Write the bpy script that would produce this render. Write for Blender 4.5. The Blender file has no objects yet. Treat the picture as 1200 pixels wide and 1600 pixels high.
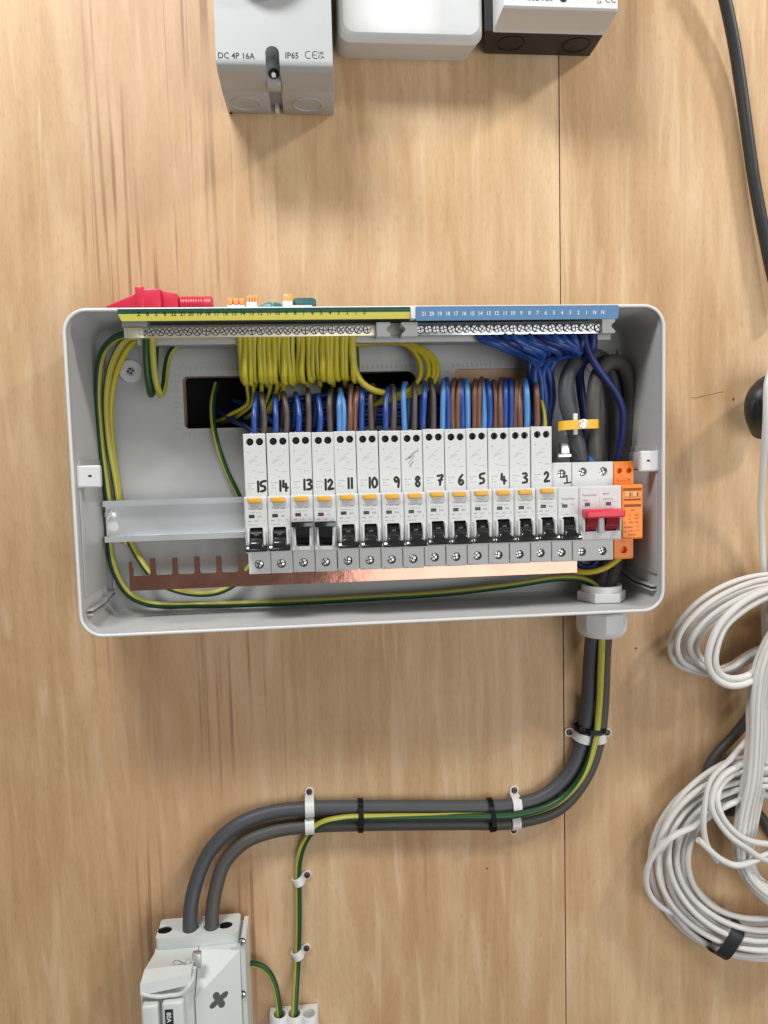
import bpy, bmesh, math, random
from mathutils import Vector, Matrix
from mathutils.geometry import tessellate_polygon

random.seed(7)
sc = bpy.context.scene
C = sc.collection

# ------------------------------------------------------------------ camera
# coordinates in this script: millimetres, x right, d out of the wall, z up
# (blender: x, -d, z, in metres)
PITCH, YAW, ROLL = 0.07565809, 0.09213581, -0.0260632
FPX, CAM_D = 1150.0, 656.0


def rot3(a, b, c):
    ca, sa, cb, sb, cc, s2 = math.cos(a), math.sin(a), math.cos(b), math.sin(b), math.cos(c), math.sin(c)
    Ry = Matrix(((cb, 0, sb), (0, 1, 0), (-sb, 0, cb)))
    Rx = Matrix(((1, 0, 0), (0, ca, -sa), (0, sa, ca)))
    Rz = Matrix(((cc, -s2, 0), (s2, cc, 0), (0, 0, 1)))
    return Ry @ Rx @ Rz


RM = rot3(PITCH, YAW, ROLL)
cam_data = bpy.data.cameras.new('camera')
cam = bpy.data.objects.new('camera', cam_data)
C.objects.link(cam)
right, up, fwd = RM.col[0], RM.col[1], RM.col[2]          # in (x, z, into wall)
w = lambda v: Vector((v[0], v[2], v[1]))
r_, u_, b_ = w(right), w(up), -w(fwd)
cam.matrix_world = Matrix(((r_.x, u_.x, b_.x, 0), (r_.y, u_.y, b_.y, -CAM_D / 1000), (r_.z, u_.z, b_.z, 0), (0, 0, 0, 1)))
cam_data.sensor_fit = 'VERTICAL'
cam_data.sensor_height = 36
cam_data.lens = FPX / 1600 * 36
cam_data.clip_start = 0.02
cam_data.clip_end = 50
sc.camera = cam

# ------------------------------------------------------------------ light
world = bpy.data.worlds.new('World')
sc.world = world
world.use_nodes = True
bg = world.node_tree.nodes['Background']
bg.inputs[0].default_value = (1.0, 0.965, 0.92, 1)
bg.inputs[1].default_value = 0.17


def area(name, loc, target, power, sx, sy, col):
    ld = bpy.data.lights.new(name, 'AREA')
    ld.shape = 'RECTANGLE'
    ld.size, ld.size_y = sx, sy
    ld.energy = power
    ld.color = col
    o = bpy.data.objects.new(name, ld)
    C.objects.link(o)
    o.location = (loc[0] / 1000, -loc[1] / 1000, loc[2] / 1000)
    t = Vector((target[0] / 1000, -target[1] / 1000, target[2] / 1000))
    o.rotation_euler = (t - o.location).to_track_quat('-Z', 'Y').to_euler()
    return o


area('ceiling_lamp', (-330, 640, 990), (-60, 0, 80), 13.0, 0.42, 0.22, (0.97, 0.985, 1.0))
area('ceiling_lamp', (1060, 600, 900), (200, 0, 60), 8.0, 0.14, 0.10, (1.0, 0.94, 0.85))
area('front_fill_light', (1080, 2300, -420), (60, 0, -20), 28.0, 2.0, 1.7, (0.98, 0.985, 1.0))  # added fill behind the camera, placed to brighten fronts and the busbar's reflection

sc.view_settings.view_transform = 'Standard'
sc.view_settings.look = 'None'
sc.view_settings.exposure = 0.06
sc.view_settings.gamma = 1.0
sc.cycles.max_bounces = 6
sc.cycles.use_denoising = True


# ------------------------------------------------------------------ helpers
def P(u, v, d):
    """photo pixel on the plane d mm in front of the wall -> (x, d, z) in mm"""
    q = RM @ Vector(((u - 600) / FPX, -(v - 800) / FPX, 1))
    k = (CAM_D - d) / q[2]
    return (q[0] * k, d, q[1] * k)


def PX(u, v, d): return P(u, v, d)[0]
def PZ(u, v, d): return P(u, v, d)[2]


def W(p, o=(0, 0, 0)):
    return ((p[0] - o[0]) / 1000, -(p[1] - o[1]) / 1000, (p[2] - o[2]) / 1000)


def smooth_path(pts, step=4.0):
    pts = [Vector(p) for p in pts]
    if len(pts) < 3:
        return pts
    ext = [pts[0] * 2 - pts[1]] + pts + [pts[-1] * 2 - pts[-2]]
    out = []
    for i in range(1, len(ext) - 2):
        p0, p1, p2, p3 = ext[i - 1], ext[i], ext[i + 1], ext[i + 2]
        n = max(2, int((p2 - p1).length / step))
        # centripetal Catmull-Rom
        t0 = 0
        t1 = t0 + max((p1 - p0).length, 1e-4) ** .5
        t2 = t1 + max((p2 - p1).length, 1e-4) ** .5
        t3 = t2 + max((p3 - p2).length, 1e-4) ** .5
        for k in range(n):
            t = t1 + (t2 - t1) * k / n
            a1 = p0 * ((t1 - t) / (t1 - t0)) + p1 * ((t - t0) / (t1 - t0))
            a2 = p1 * ((t2 - t) / (t2 - t1)) + p2 * ((t - t1) / (t2 - t1))
            a3 = p2 * ((t3 - t) / (t3 - t2)) + p3 * ((t - t2) / (t3 - t2))
            b1 = a1 * ((t2 - t) / (t2 - t0)) + a2 * ((t - t0) / (t2 - t0))
            b2 = a2 * ((t3 - t) / (t3 - t1)) + a3 * ((t - t1) / (t3 - t1))
            out.append(b1 * ((t2 - t) / (t2 - t1)) + b2 * ((t - t1) / (t2 - t1)))
    out.append(pts[-1])
    return out


def rrect(x0, x1, z0, z1, r, n=6):
    r = min(r, (x1 - x0) / 2 - .001, (z1 - z0) / 2 - .001)
    out = []
    for cx, cz, a in ((x1 - r, z1 - r, 0), (x0 + r, z1 - r, 90), (x0 + r, z0 + r, 180), (x1 - r, z0 + r, 270)):
        for k in range(n + 1):
            t = math.radians(a + 90 * k / n)
            out.append((cx + r * math.cos(t), cz + r * math.sin(t)))
    return out


def circ(cx, cz, r, n=20):
    return [(cx + r * math.cos(2 * math.pi * k / n), cz + r * math.sin(2 * math.pi * k / n)) for k in range(n)]


class MB:
    def __init__(s):
        s.v, s.f, s.m = [], [], []

    def add(s, verts, faces, mi=0):
        b = len(s.v)
        s.v += [tuple(v) for v in verts]
        s.f += [tuple(b + i for i in f) for f in faces]
        s.m += ([mi] * len(faces)) if isinstance(mi, int) else list(mi)
        return s

    def box(s, x0, x1, d0, d1, z0, z1, bev=0.0, mi=0, seg=2):
        bm = bmesh.new()
        bmesh.ops.create_cube(bm, size=1)
        for v in bm.verts:
            v.co = ((x0 + x1) / 2 + v.co.x * (x1 - x0), (d0 + d1) / 2 + v.co.y * (d1 - d0), (z0 + z1) / 2 + v.co.z * (z1 - z0))
        if bev > 0:
            bmesh.ops.bevel(bm, geom=list(bm.edges), offset=bev, segments=seg, profile=.5, affect='EDGES')
        bm.verts.index_update()
        s.add([v.co[:] for v in bm.verts], [[v.index for v in f.verts] for f in bm.faces], mi)
        bm.free()
        return s

    def poly8(s, front, back, bev=0.0, mi=0):
        """hexahedron from 4 front points and 4 back points"""
        bm = bmesh.new()
        vs = [bm.verts.new(p) for p in list(front) + list(back)]
        for f in ((0, 1, 2, 3), (7, 6, 5, 4), (0, 4, 5, 1), (1, 5, 6, 2), (2, 6, 7, 3), (3, 7, 4, 0)):
            bm.faces.new([vs[i] for i in f])
        if bev > 0:
            bmesh.ops.bevel(bm, geom=list(bm.edges), offset=bev, segments=2, profile=.5, affect='EDGES')
        bm.verts.index_update()
        s.add([v.co[:] for v in bm.verts], [[v.index for v in f.verts] for f in bm.faces], mi)
        bm.free()
        return s

    def plate(s, outer, holes, d0, d1, mi=0, bev=0.0):
        """flat plate in the x-z plane with holes, from d0 (back) to d1 (front)"""
        loops = [outer] + holes
        tri = tessellate_polygon([[Vector((x, z, 0)) for x, z in l] for l in loops])
        flat = [p for l in loops for p in l]
        n = len(flat)
        if bev > 0:      # a chamfer round the outer front edge
            cx = sum(p[0] for p in outer) / len(outer)
            cz = sum(p[1] for p in outer) / len(outer)
            fr = []
            for k, (x, z) in enumerate(flat):
                if k < len(outer):
                    fr.append((x - math.copysign(min(bev, abs(x - cx)), x - cx), d1, z - math.copysign(min(bev, abs(z - cz)), z - cz)))
                else:
                    fr.append((x, d1, z))
            mid = [(x, d1 - bev, z) if k < len(outer) else (x, d1 - bev, z) for k, (x, z) in enumerate(flat)]
        else:
            fr = [(x, d1, z) for x, z in flat]
            mid = None
        rings = [[(x, d0, z) for x, z in flat]] + ([mid] if mid else []) + [fr]
        verts = [p for r in rings for p in r]
        top = (len(rings) - 1) * n
        faces = [(a, b, c) for a, b, c in tri] + [(top + a, top + b, top + c) for a, b, c in tri]
        st = 0
        for l in loops:
            m = len(l)
            for q in range(len(rings) - 1):
                for k in range(m):
                    a, b = st + k, st + (k + 1) % m
                    faces.append((q * n + a, q * n + b, (q + 1) * n + b, (q + 1) * n + a))
            st += m
        return s.add(verts, faces, mi)

    def loft(s, rings, cap0=True, cap1=True, mi=0):
        n = len(rings[0])
        verts = [p for r in rings for p in r]
        faces = []
        for q in range(len(rings) - 1):
            for k in range(n):
                faces.append((q * n + k, q * n + (k + 1) % n, (q + 1) * n + (k + 1) % n, (q + 1) * n + k))
        if cap0: faces.append(tuple(range(n)))
        if cap1: faces.append(tuple((len(rings) - 1) * n + k for k in range(n)))
        return s.add(verts, faces, mi)

    def lathe(s, c, axis, prof, n=20, mi=0):
        """prof: list of (r, h) along axis from point c"""
        c, ax = Vector(c), Vector(axis).normalized()
        t = Vector((1, 0, 0)) if abs(ax.x) < .9 else Vector((0, 1, 0))
        e1 = ax.cross(t).normalized()
        e2 = ax.cross(e1)
        rings = []
        for r, h in prof:
            rings.append([tuple(c + ax * h + (e1 * math.cos(2 * math.pi * k / n) + e2 * math.sin(2 * math.pi * k / n)) * max(r, .001)) for k in range(n)])
        return s.loft(rings, True, True, mi)

    def tube(s, pts, r, n=10, step=4.0, stripe=None, phase=0.0, twist=0.0, smooth=True, cap_mi=None, keys=None):
        """round wire; stripe = fraction of the girth in slot 1, centred on `phase` (0 = facing out)"""
        p = smooth_path(pts, step) if smooth else [Vector(q) for q in pts]
        verts, faces, ms = [], [], []
        T = []
        for i in range(len(p)):
            a = p[max(i - 1, 0)]
            b = p[min(i + 1, len(p) - 1)]
            t = (b - a)
            T.append(t.normalized() if t.length > 1e-6 else (T[-1] if T else Vector((0, 0, 1))))
        nrm = Vector((0, 1, 0)) - T[0] * T[0].y
        if nrm.length < .2:
            nrm = Vector((1, 0, 0)) - T[0] * T[0].x
        nrm.normalize()
        dist = 0
        total = sum((p[i] - p[i - 1]).length for i in range(1, len(p)))
        for i in range(len(p)):
            if i:
                nrm = nrm - T[i] * nrm.dot(T[i])
                nrm.normalize()
                dist += (p[i] - p[i - 1]).length
            bi = T[i].cross(nrm)
            tw = phase + twist * dist
            if keys:
                f = dist / total
                for (f0, a0), (f1, a1) in zip(keys, keys[1:]):
                    if f0 <= f <= f1 + 1e-6:
                        tw = a0 + (a1 - a0) * (f - f0) / (f1 - f0)
            for k in range(n):
                a = 2 * math.pi * (k + .5) / n + tw
                verts.append(tuple(p[i] + (nrm * math.cos(a) + bi * math.sin(a)) * r))
        for i in range(len(p) - 1):
            for k in range(n):
                faces.append((i * n + k, i * n + (k + 1) % n, (i + 1) * n + (k + 1) % n, (i + 1) * n + k))
                if stripe:
                    c = (k + 1) % n            # centre angle index relative to phase
                    dd = min(c, n - c) / (n / 2)
                    ms.append(1 if dd <= stripe else 0)
                else:
                    ms.append(0)
        faces.append(tuple(range(n)))
        faces.append(tuple((len(p) - 1) * n + k for k in range(n)))
        cm = 0 if cap_mi is None else cap_mi
        ms += [cm, cm]
        return s.add(verts, faces, ms)

    def strap(s, path, axis, width, thick, closed=False, mi=0):
        """flat band: path points, band lies along `axis`"""
        p = [Vector(q) for q in path]
        ax = Vector(axis).normalized()
        rings = []
        m = len(p)
        for i in range(m):
            a = p[(i - 1) % m] if closed else p[max(i - 1, 0)]
            b = p[(i + 1) % m] if closed else p[min(i + 1, m - 1)]
            t = (b - a).normalized()
            nn = t.cross(ax).normalized()
            h = ax * (width / 2)
            q = nn * (thick / 2)
            rings.append([tuple(p[i] + h + q), tuple(p[i] - h + q), tuple(p[i] - h - q), tuple(p[i] + h - q)])
        if closed:
            rings.append(rings[0])
            return s.loft(rings, False, False, mi)
        return s.loft(rings, True, True, mi)

    def stroke(s, pts, wdt, d, thick=.06, mi=0):
        """ink line on a surface facing out at depth d; pts (x, z)"""
        for i in range(len(pts) - 1):
            (x0, z0), (x1, z1) = pts[i], pts[i + 1]
            a = math.atan2(z1 - z0, x1 - x0)
            r = wdt / 2
            lp = []
            for k in range(7):
                t = a + math.pi / 2 + math.pi * k / 6
                lp.append((x0 + r * math.cos(t), z0 + r * math.sin(t)))
            for k in range(7):
                t = a - math.pi / 2 + math.pi * k / 6
                lp.append((x1 + r * math.cos(t), z1 + r * math.sin(t)))
            th = thick + .004 * i
            s.loft([[(x, d, z) for x, z in lp], [(x, d + th, z) for x, z in lp]], False, True, mi)
        return s

    def build(s, name, mats, parent=None, org=(0, 0, 0), loc=None, angle=38):
        me = bpy.data.meshes.new(name)
        me.from_pydata([W(v, org) for v in s.v], [], s.f)
        if not isinstance(mats, (list, tuple)): mats = [mats]
        for m in mats: me.materials.append(m)
        if len(mats) > 1:
            me.polygons.foreach_set('material_index', s.m)
        bm = bmesh.new()
        bm.from_mesh(me)
        bmesh.ops.recalc_face_normals(bm, faces=bm.faces)
        bm.to_mesh(me)
        bm.free()
        me.polygons.foreach_set('use_smooth', [True] * len(me.polygons))
        me.set_sharp_from_angle(angle=math.radians(angle))
        me.update()
        o = bpy.data.objects.new(name, me)
        C.objects.link(o)
        if parent is not None:
            o.parent = parent
        if loc is not None:
            o.location = W(loc)
        return o


def tag(o, label, cat, group=None):
    o['label'] = label
    o['category'] = cat
    if group: o['group'] = group
    return o


def thing(name, label, cat, loc, group=None):
    o = bpy.data.objects.new(name, None)
    o.empty_display_size = .01
    C.objects.link(o)
    o.location = W(loc)
    return tag(o, label, cat, group)


def share(o, name, parent, loc):
    """another piece with the same mesh"""
    c = o.copy()
    c.name = name
    C.objects.link(c)
    c.parent = parent
    c.location = W(loc)
    return c


def copy_thing(root, loc):
    r = root.copy()
    C.objects.link(r)
    r.location = W(loc)
    for ch in list(root.children):
        c = ch.copy()
        C.objects.link(c)
        c.parent = r
        for g in list(ch.children):
            e = g.copy()
            C.objects.link(e)
            e.parent = c
    return r


_tc = {}


def text_geo(s):
    """unit-size lettering as (verts xz, faces)"""
    if s in _tc: return _tc[s]
    cu = bpy.data.curves.new('t', 'FONT')
    cu.body = s
    cu.size = 1
    cu.resolution_u = 2
    cu.offset = .02
    o = bpy.data.objects.new('t', cu)
    C.objects.link(o)
    bpy.context.view_layer.update()
    e = o.evaluated_get(bpy.context.evaluated_depsgraph_get())
    me = e.to_mesh()
    v = [(p.co.x, p.co.y) for p in me.vertices]
    f = [tuple(p.vertices) for p in me.polygons]
    e.to_mesh_clear()
    bpy.data.objects.remove(o)
    bpy.data.curves.remove(cu)
    _tc[s] = (v, f)
    return _tc[s]


def put_text(mb, s, x, z, size, d, align='l', sx=1.0, rot=0.0, mi=0, slope=None):
    v, f = text_geo(s)
    if not v: return mb
    x1 = max(p[0] for p in v)
    x0 = min(p[0] for p in v)
    off = {'l': x0, 'c': (x0 + x1) / 2, 'r': x1}[align]
    ca, sa = math.cos(rot), math.sin(rot)
    out = []
    for a, b in v:
        a, b = (a - off) * size * sx, b * size
        px_, pz_ = a * ca - b * sa, a * sa + b * ca
        dd = d if slope is None else d + slope(z + pz_)
        out.append((x + px_, dd, z + pz_))
    return mb.add(out, f, mi)


DIG = {
    '0': [[(.5, 1), (.1, .75), (.05, .35), (.4, 0), (.85, .2), (.95, .65), (.5, 1)]],
    '1': [[(.5, 1), (.45, 0)]],
    '2': [[(.05, .78), (.4, 1), (.8, .75), (.5, .4), (.05, .04), (1, .08)]],
    '3': [[(.1, .95), (.7, .98), (.85, .75), (.35, .55), (.9, .38), (.8, .08), (.05, .02)]],
    '4': [[(.15, 1), (.05, .42), (.95, .3)], [(.6, .7), (.62, 0)]],
    '5': [[(1, 1.05), (.12, .92), (.1, .58), (.75, .5), (.8, .15), (.05, .02)]],
    '6': [[(.75, 1), (.2, .65), (.05, .25), (.45, 0), (.9, .22), (.6, .48), (.1, .3)]],
    '7': [[(.0, .9), (1, .95), (.55, .45), (.45, 0)], [(.2, .45), (.85, .5)]],
    '8': [[(.85, .85), (.45, 1), (.1, .75), (.85, .3), (.5, 0), (.1, .25), (.85, .85)]],
    '9': [[(.85, .8), (.4, 1), (.05, .75), (.4, .52), (.88, .75), (.8, 0)]],
}


def marker(mb, s, x, z, dw, h, d, wdt=1.35, gap=1.0):
    for ch in s:
        wd = dw * (.35 if ch == '1' else 1)
        for pl in DIG[ch]:
            pts = [(x + a * wd, z + b * h) for a, b in pl]
            if len(pts) > 3:
                q = smooth_path([(a, b, 0) for a, b in pts], .9)
                pts = [(p.x, p.y) for p in q]
            mb.stroke(pts, wdt, d)
        x += wd + gap
    return mb


def words(n):
    return ['first', 'second', 'third', 'fourth', 'fifth', 'sixth', 'seventh', 'eighth', 'ninth', 'tenth', 'eleventh', 'twelfth',
            'thirteenth', 'fourteenth', 'fifteenth', 'sixteenth', 'seventeenth', 'eighteenth', 'nineteenth', 'twentieth',
            'twenty-first', 'twenty-second', 'twenty-third', 'twenty-fourth'][n]


# ------------------------------------------------------------------ materials
def mat(name, col, rough=.5, metal=0.0, var=.06, vscale=40, bump=.0, bscale=300, spec=.5, coat=0.0, rvar=.12):
    m = bpy.data.materials.new(name)
    m.use_nodes = True
    nt = m.node_tree
    b = nt.nodes['Principled BSDF']
    b.inputs['Metallic'].default_value = metal
    b.inputs['Specular IOR Level'].default_value = spec
    b.inputs['Coat Weight'].default_value = coat
    tc = nt.nodes.new('ShaderNodeTexCoord')
    n1 = nt.nodes.new('ShaderNodeTexNoise')
    n1.inputs['Scale'].default_value = vscale
    n1.inputs['Detail'].default_value = 5
    nt.links.new(tc.outputs['Object'], n1.inputs['Vector'])
    mx = nt.nodes.new('ShaderNodeMix')
    mx.data_type = 'RGBA'
    c = list(col)
    mx.inputs['A'].default_value = [max(0, x * (1 - var)) for x in c] + [1]
    mx.inputs['B'].default_value = [min(1, x * (1 + var)) for x in c] + [1]
    nt.links.new(n1.outputs['Fac'], mx.inputs['Factor'])
    nt.links.new(mx.outputs['Result'], b.inputs['Base Color'])
    mr = nt.nodes.new('ShaderNodeMapRange')
    mr.inputs['To Min'].default_value = max(.02, rough - rvar)
    mr.inputs['To Max'].default_value = min(1, rough + rvar)
    nt.links.new(n1.outputs['Fac'], mr.inputs['Value'])
    nt.links.new(mr.outputs['Result'], b.inputs['Roughness'])
    if bump:
        n2 = nt.nodes.new('ShaderNodeTexNoise')
        n2.inputs['Scale'].default_value = bscale
        n2.inputs['Detail'].default_value = 3
        nt.links.new(tc.outputs['Object'], n2.inputs['Vector'])
        bp = nt.nodes.new('ShaderNodeBump')
        bp.inputs['Strength'].default_value = bump
        bp.inputs['Distance'].default_value = .001
        nt.links.new(n2.outputs['Fac'], bp.inputs['Height'])
        nt.links.new(bp.outputs['Normal'], b.inputs['Normal'])
    return m


def plywood(name, seed):
    m = bpy.data.materials.new(name)
    m.use_nodes = True
    nt = m.node_tree
    N, L = nt.nodes, nt.links
    b = N['Principled BSDF']
    tc = N.new('ShaderNodeTexCoord')

    def mapped(sx, sz, off=0, src=None):
        mp = N.new('ShaderNodeMapping')
        mp.inputs['Scale'].default_value = (sx, 1, sz)
        mp.inputs['Location'].default_value = (seed * 3.1 + off, off, seed * 1.7 + off)
        L.new(src or tc.outputs['Object'], mp.inputs['Vector'])
        return mp

    def noise(mp, scale, detail=4, rough=.55, dist=0.0):
        n = N.new('ShaderNodeTexNoise')
        n.inputs['Scale'].default_value = scale
        n.inputs['Detail'].default_value = detail
        n.inputs['Roughness'].default_value = rough
        n.inputs['Distortion'].default_value = dist
        L.new(mp.outputs['Vector'], n.inputs['Vector'])
        return n.outputs['Fac']

    def ramp(f, stops):
        r = N.new('ShaderNodeValToRGB')
        while len(r.color_ramp.elements) < len(stops): r.color_ramp.elements.new(.5)
        for e, (p, c) in zip(r.color_ramp.elements, stops):
            e.position = p
            e.color = (*c, 1) if len(c) == 3 else c
        L.new(f, r.inputs['Fac'])
        return r.outputs['Color']

    def mix(a, bb, fac, mode='MIX'):
        x = N.new('ShaderNodeMix')
        x.data_type = 'RGBA'
        x.blend_type = mode
        for s_, v in (('A', a), ('B', bb)):
            if isinstance(v, tuple): x.inputs[s_].default_value = (*v, 1)
            else: L.new(v, x.inputs[s_])
        if isinstance(fac, float): x.inputs['Factor'].default_value = fac
        else: L.new(fac, x.inputs['Factor'])
        return x.outputs['Result']

    def math_(op, a, bb=None):
        x = N.new('ShaderNodeMath')
        x.operation = op
        for i, v in enumerate((a, bb)):
            if v is None: continue
            if isinstance(v, (int, float)): x.inputs[i].default_value = v
            else: L.new(v, x.inputs[i])
        return x.outputs[0]

    broad = noise(mapped(5.5, 1.5), 1.7, 4, .55, 1.4)
    band = noise(mapped(42, 4.2, 4), 1.5, 5, .55, 1.0)
    fine = noise(mapped(230, 6, 9), 1.2, 3, .55, .3)
    pore = noise(mapped(1100, 120, 2), 1.0, 2, .5)
    base = ramp(broad, [(.30, (.44, .27, .135)), (.5, (.575, .395, .225)), (.68, (.71, .545, .36))])
    base = mix(base, ramp(band, [(.28, (.43, .265, .14)), (.5, (.575, .40, .236)), (.70, (.715, .545, .37))]), .40)
    base = mix(base, ramp(fine, [(.3, (.88, .86, .83)), (.58, (1, 1, 1)), (.8, (1.0, 1.0, 1.0))]), .3, 'MULTIPLY')
    base = mix(base, ramp(pore, [(.34, (.82, .78, .73)), (.47, (1, 1, 1))]), .6, 'MULTIPLY')
    flame = noise(mapped(60, 5, 51), 1.3, 4, .5, 1.2)
    fmr = N.new('ShaderNodeMapRange')
    L.new(flame, fmr.inputs['Value'])
    fmr.inputs['From Min'].default_value = .54
    fmr.inputs['From Max'].default_value = .72
    base = mix(base, (.78, .62, .44), math_('MULTIPLY', fmr.outputs['Result'], .38))
    # dark resin streaks gathered in a band on the left of the board
    sep = N.new('ShaderNodeSeparateXYZ')
    L.new(tc.outputs['Object'], sep.inputs[0])
    wob = noise(mapped(2, 2.2, 11), 1.0, 3)
    xs = math_('ADD', sep.outputs['X'], math_('MULTIPLY', math_('SUBTRACT', wob, .5), .05))
    mask = N.new('ShaderNodeMapRange')
    mask.interpolation_type = 'SMOOTHSTEP'
    L.new(math_('ABSOLUTE', math_('ADD', xs, .115)), mask.inputs['Value'])
    mask.inputs['From Min'].default_value = .105
    mask.inputs['From Max'].default_value = .03
    st = noise(mapped(190, 2.6, 21), 1.0, 3, .5, .25)
    gate = noise(mapped(14, 4.5, 31), 1.0, 3, .5)
    stm = N.new('ShaderNodeMapRange')
    L.new(st, stm.inputs['Value'])
    stm.inputs['From Min'].default_value = .54
    stm.inputs['From Max'].default_value = .615
    gm = N.new('ShaderNodeMapRange')
    L.new(gate, gm.inputs['Value'])
    gm.inputs['From Min'].default_value = .445
    gm.inputs['From Max'].default_value = .56
    fac = math_('MULTIPLY', math_('MULTIPLY', stm.outputs['Result'], gm.outputs['Result']), mask.outputs['Result'])
    base = mix(base, (.17, .085, .042), math_('MULTIPLY', fac, .85))
    # pinker heart-wood tone in the same band
    base = mix(base, (.53, .315, .19), math_('MULTIPLY', mask.outputs['Result'], .34))
    # sparse flecks everywhere
    fl = noise(mapped(210, 12, 41), 1.0, 2)
    fm = N.new('ShaderNodeMapRange')
    L.new(fl, fm.inputs['Value'])
    fm.inputs['From Min'].default_value = .70
    fm.inputs['From Max'].default_value = .78
    base = mix(base, (.27, .16, .085), math_('MULTIPLY', fm.outputs['Result'], .5))
    base = mix(base, (1.0, .945, .875), 1.0, 'MULTIPLY')
    L.new(base, b.inputs['Base Color'])
    b.inputs['Roughness'].default_value = .5
    b.inputs['Specular IOR Level'].default_value = .35
    bp = N.new('ShaderNodeBump')
    bp.inputs['Strength'].default_value = .25
    bp.inputs['Distance'].default_value = .0006
    L.new(fine, bp.inputs['Height'])
    L.new(bp.outputs['Normal'], b.inputs['Normal'])
    return m


M = dict(
    ply_a=plywood('plywood_left', 1.0), ply_b=plywood('plywood_right', 5.3),
    dark=mat('dark_cavity', (.012, .011, .010), .9),
    encl=mat('grey_enclosure_plastic', (.43, .432, .425), .40, var=.09, vscale=14, bump=.10, bscale=900),
    boxgrey=mat('grey_switch_plastic', (.43, .445, .44), .42, var=.03, bump=.10, bscale=1200),
    white=mat('white_plastic', (.68, .685, .675), .38, var=.03, bump=.05, bscale=700),
    offwhite=mat('offwhite_plastic', (.70, .71, .70), .42, var=.04, bump=.05, bscale=700),
    breaker=mat('breaker_plastic', (.62, .63, .62), .33, var=.035, bump=.03, bscale=500),
    black=mat('black_plastic', (.005, .005, .0055), .32, var=.15, spec=.22),
    blackm=mat('matt_black', (.018, .018, .019), .5, var=.2),
    amber=mat('amber_plastic', (.76, .40, .035), .35, var=.06),
    red=mat('red_plastic', (.72, .025, .06), .32, var=.06),
    dred=mat('dark_red_plastic', (.30, .008, .02), .3, var=.06),
    pink=mat('red_tool_plastic', (.58, .025, .06), .35, var=.08),
    orange=mat('orange_plastic', (.93, .25, .015), .38, var=.04),
    orange2=mat('orange_lever', (.90, .36, .10), .35, var=.05),
    brown_ink=mat('brown_ink', (.28, .06, .005), .6),
    straw=mat('straw_window', (.62, .45, .19), .3),
    green_led=mat('green_flag', (.01, .035, .028), .3),
    red_led=mat('red_flag', (.10, .008, .014), .3),
    ink=mat('black_ink', (.010, .010, .011), .5),
    grey_ink=mat('grey_ink', (.20, .205, .21), .6),
    faint_ink=mat('faint_ink', (.33, .335, .34), .6),
    smudge=mat('smudged_ink', (.33, .34, .37), .6),
    steel=mat('zinc_steel', (.72, .73, .74), .26, 1.0, var=.06, bump=.04, bscale=600),
    galv=mat('galvanised_rail', (.70, .72, .73), .46, 1.0, var=.08, vscale=18),
    nickel=mat('nickel_screw', (.86, .86, .85), .34, .9),
    brass=mat('brass_bar', (.86, .79, .58), .42, .6),
    brass_head=mat('brass_screw', (.10, .062, .035), .4, .6, var=.2),
    copper=mat('copper_busbar', (.58, .285, .21), .15, 1.0, var=.22, vscale=45, bump=.10, bscale=160, rvar=.09),
    yellow=mat('yellow_insulation', (.50, .415, .022), .38, var=.10, vscale=70),
    yellow2=mat('pale_yellow_insulation', (.42, .38, .055), .40, var=.10, vscale=70),
    toggle=mat('toggle_plastic', (.007, .007, .008), .2, var=.15, spec=.8, rvar=.04, coat=.5),
    lit_rim=mat('lit_rim_plastic', (.66, .665, .655), .3, var=.03),
    green=mat('green_insulation', (.008, .058, .015), .40, var=.12, vscale=70),
    olive=mat('olive_insulation', (.075, .125, .014), .42, var=.12, vscale=70),
    blue=mat('blue_insulation', (.014, .062, .27), .38, var=.16, vscale=60),
    lblue=mat('light_blue_insulation', (.085, .24, .52), .38, var=.08, vscale=60),
    lblue2=mat('mid_blue_insulation', (.022, .095, .36), .36, var=.12, vscale=60),
    dblue=mat('dark_blue_insulation', (.007, .020, .12), .40, var=.14, vscale=60),
    brown=mat('brown_insulation', (.16, .070, .040), .42, var=.14, vscale=60),
    greyb=mat('grey_brown_insulation', (.085, .062, .054), .45, var=.12, vscale=60),
    greycab=mat('grey_cable_sheath', (.058, .061, .068), .5, var=.10, vscale=30, bump=.05, bscale=250),
    greycab2=mat('warm_grey_cable_sheath', (.070, .065, .058), .52, var=.10, vscale=30, bump=.05, bscale=250),
    blackcab=mat('black_cable_sheath', (.022, .023, .025), .45, var=.12, vscale=30, bump=.05, bscale=250),
    whitecab=mat('white_cable_sheath', (.70, .685, .655), .48, var=.13, vscale=25, bump=.05, bscale=250),
    ylabel=mat('yellow_label', (.62, .56, .09), .5, var=.03),
    glabel=mat('green_label', (.008, .085, .040), .5, var=.03),
    blabel=mat('blue_label', (.09, .23, .42), .45, var=.04),
    wink=mat('white_ink', (.72, .76, .82), .5),
    yclamp=mat('yellow_clamp', (.86, .48, .03), .4, var=.04),
    teal=mat('teal_plastic', (.05, .24, .26), .4, var=.08),
    dteal=mat('dark_teal_rubber', (.02, .11, .115), .55, var=.1),
    clear=mat('clear_connector', (.78, .80, .80), .15, var=.02),
    pencil=mat('pencil_line', (.12, .085, .05), .7),
    tape=mat('black_tape', (.014, .014, .015), .35, bump=.2, bscale=120),
    bluetape=mat('blue_sleeve', (.05, .20, .48), .4),
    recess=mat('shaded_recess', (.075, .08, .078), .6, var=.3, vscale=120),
    cutout=mat('cutout_plastic', (.62, .655, .63), .42, var=.05, bump=.08, bscale=500),
)


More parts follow.
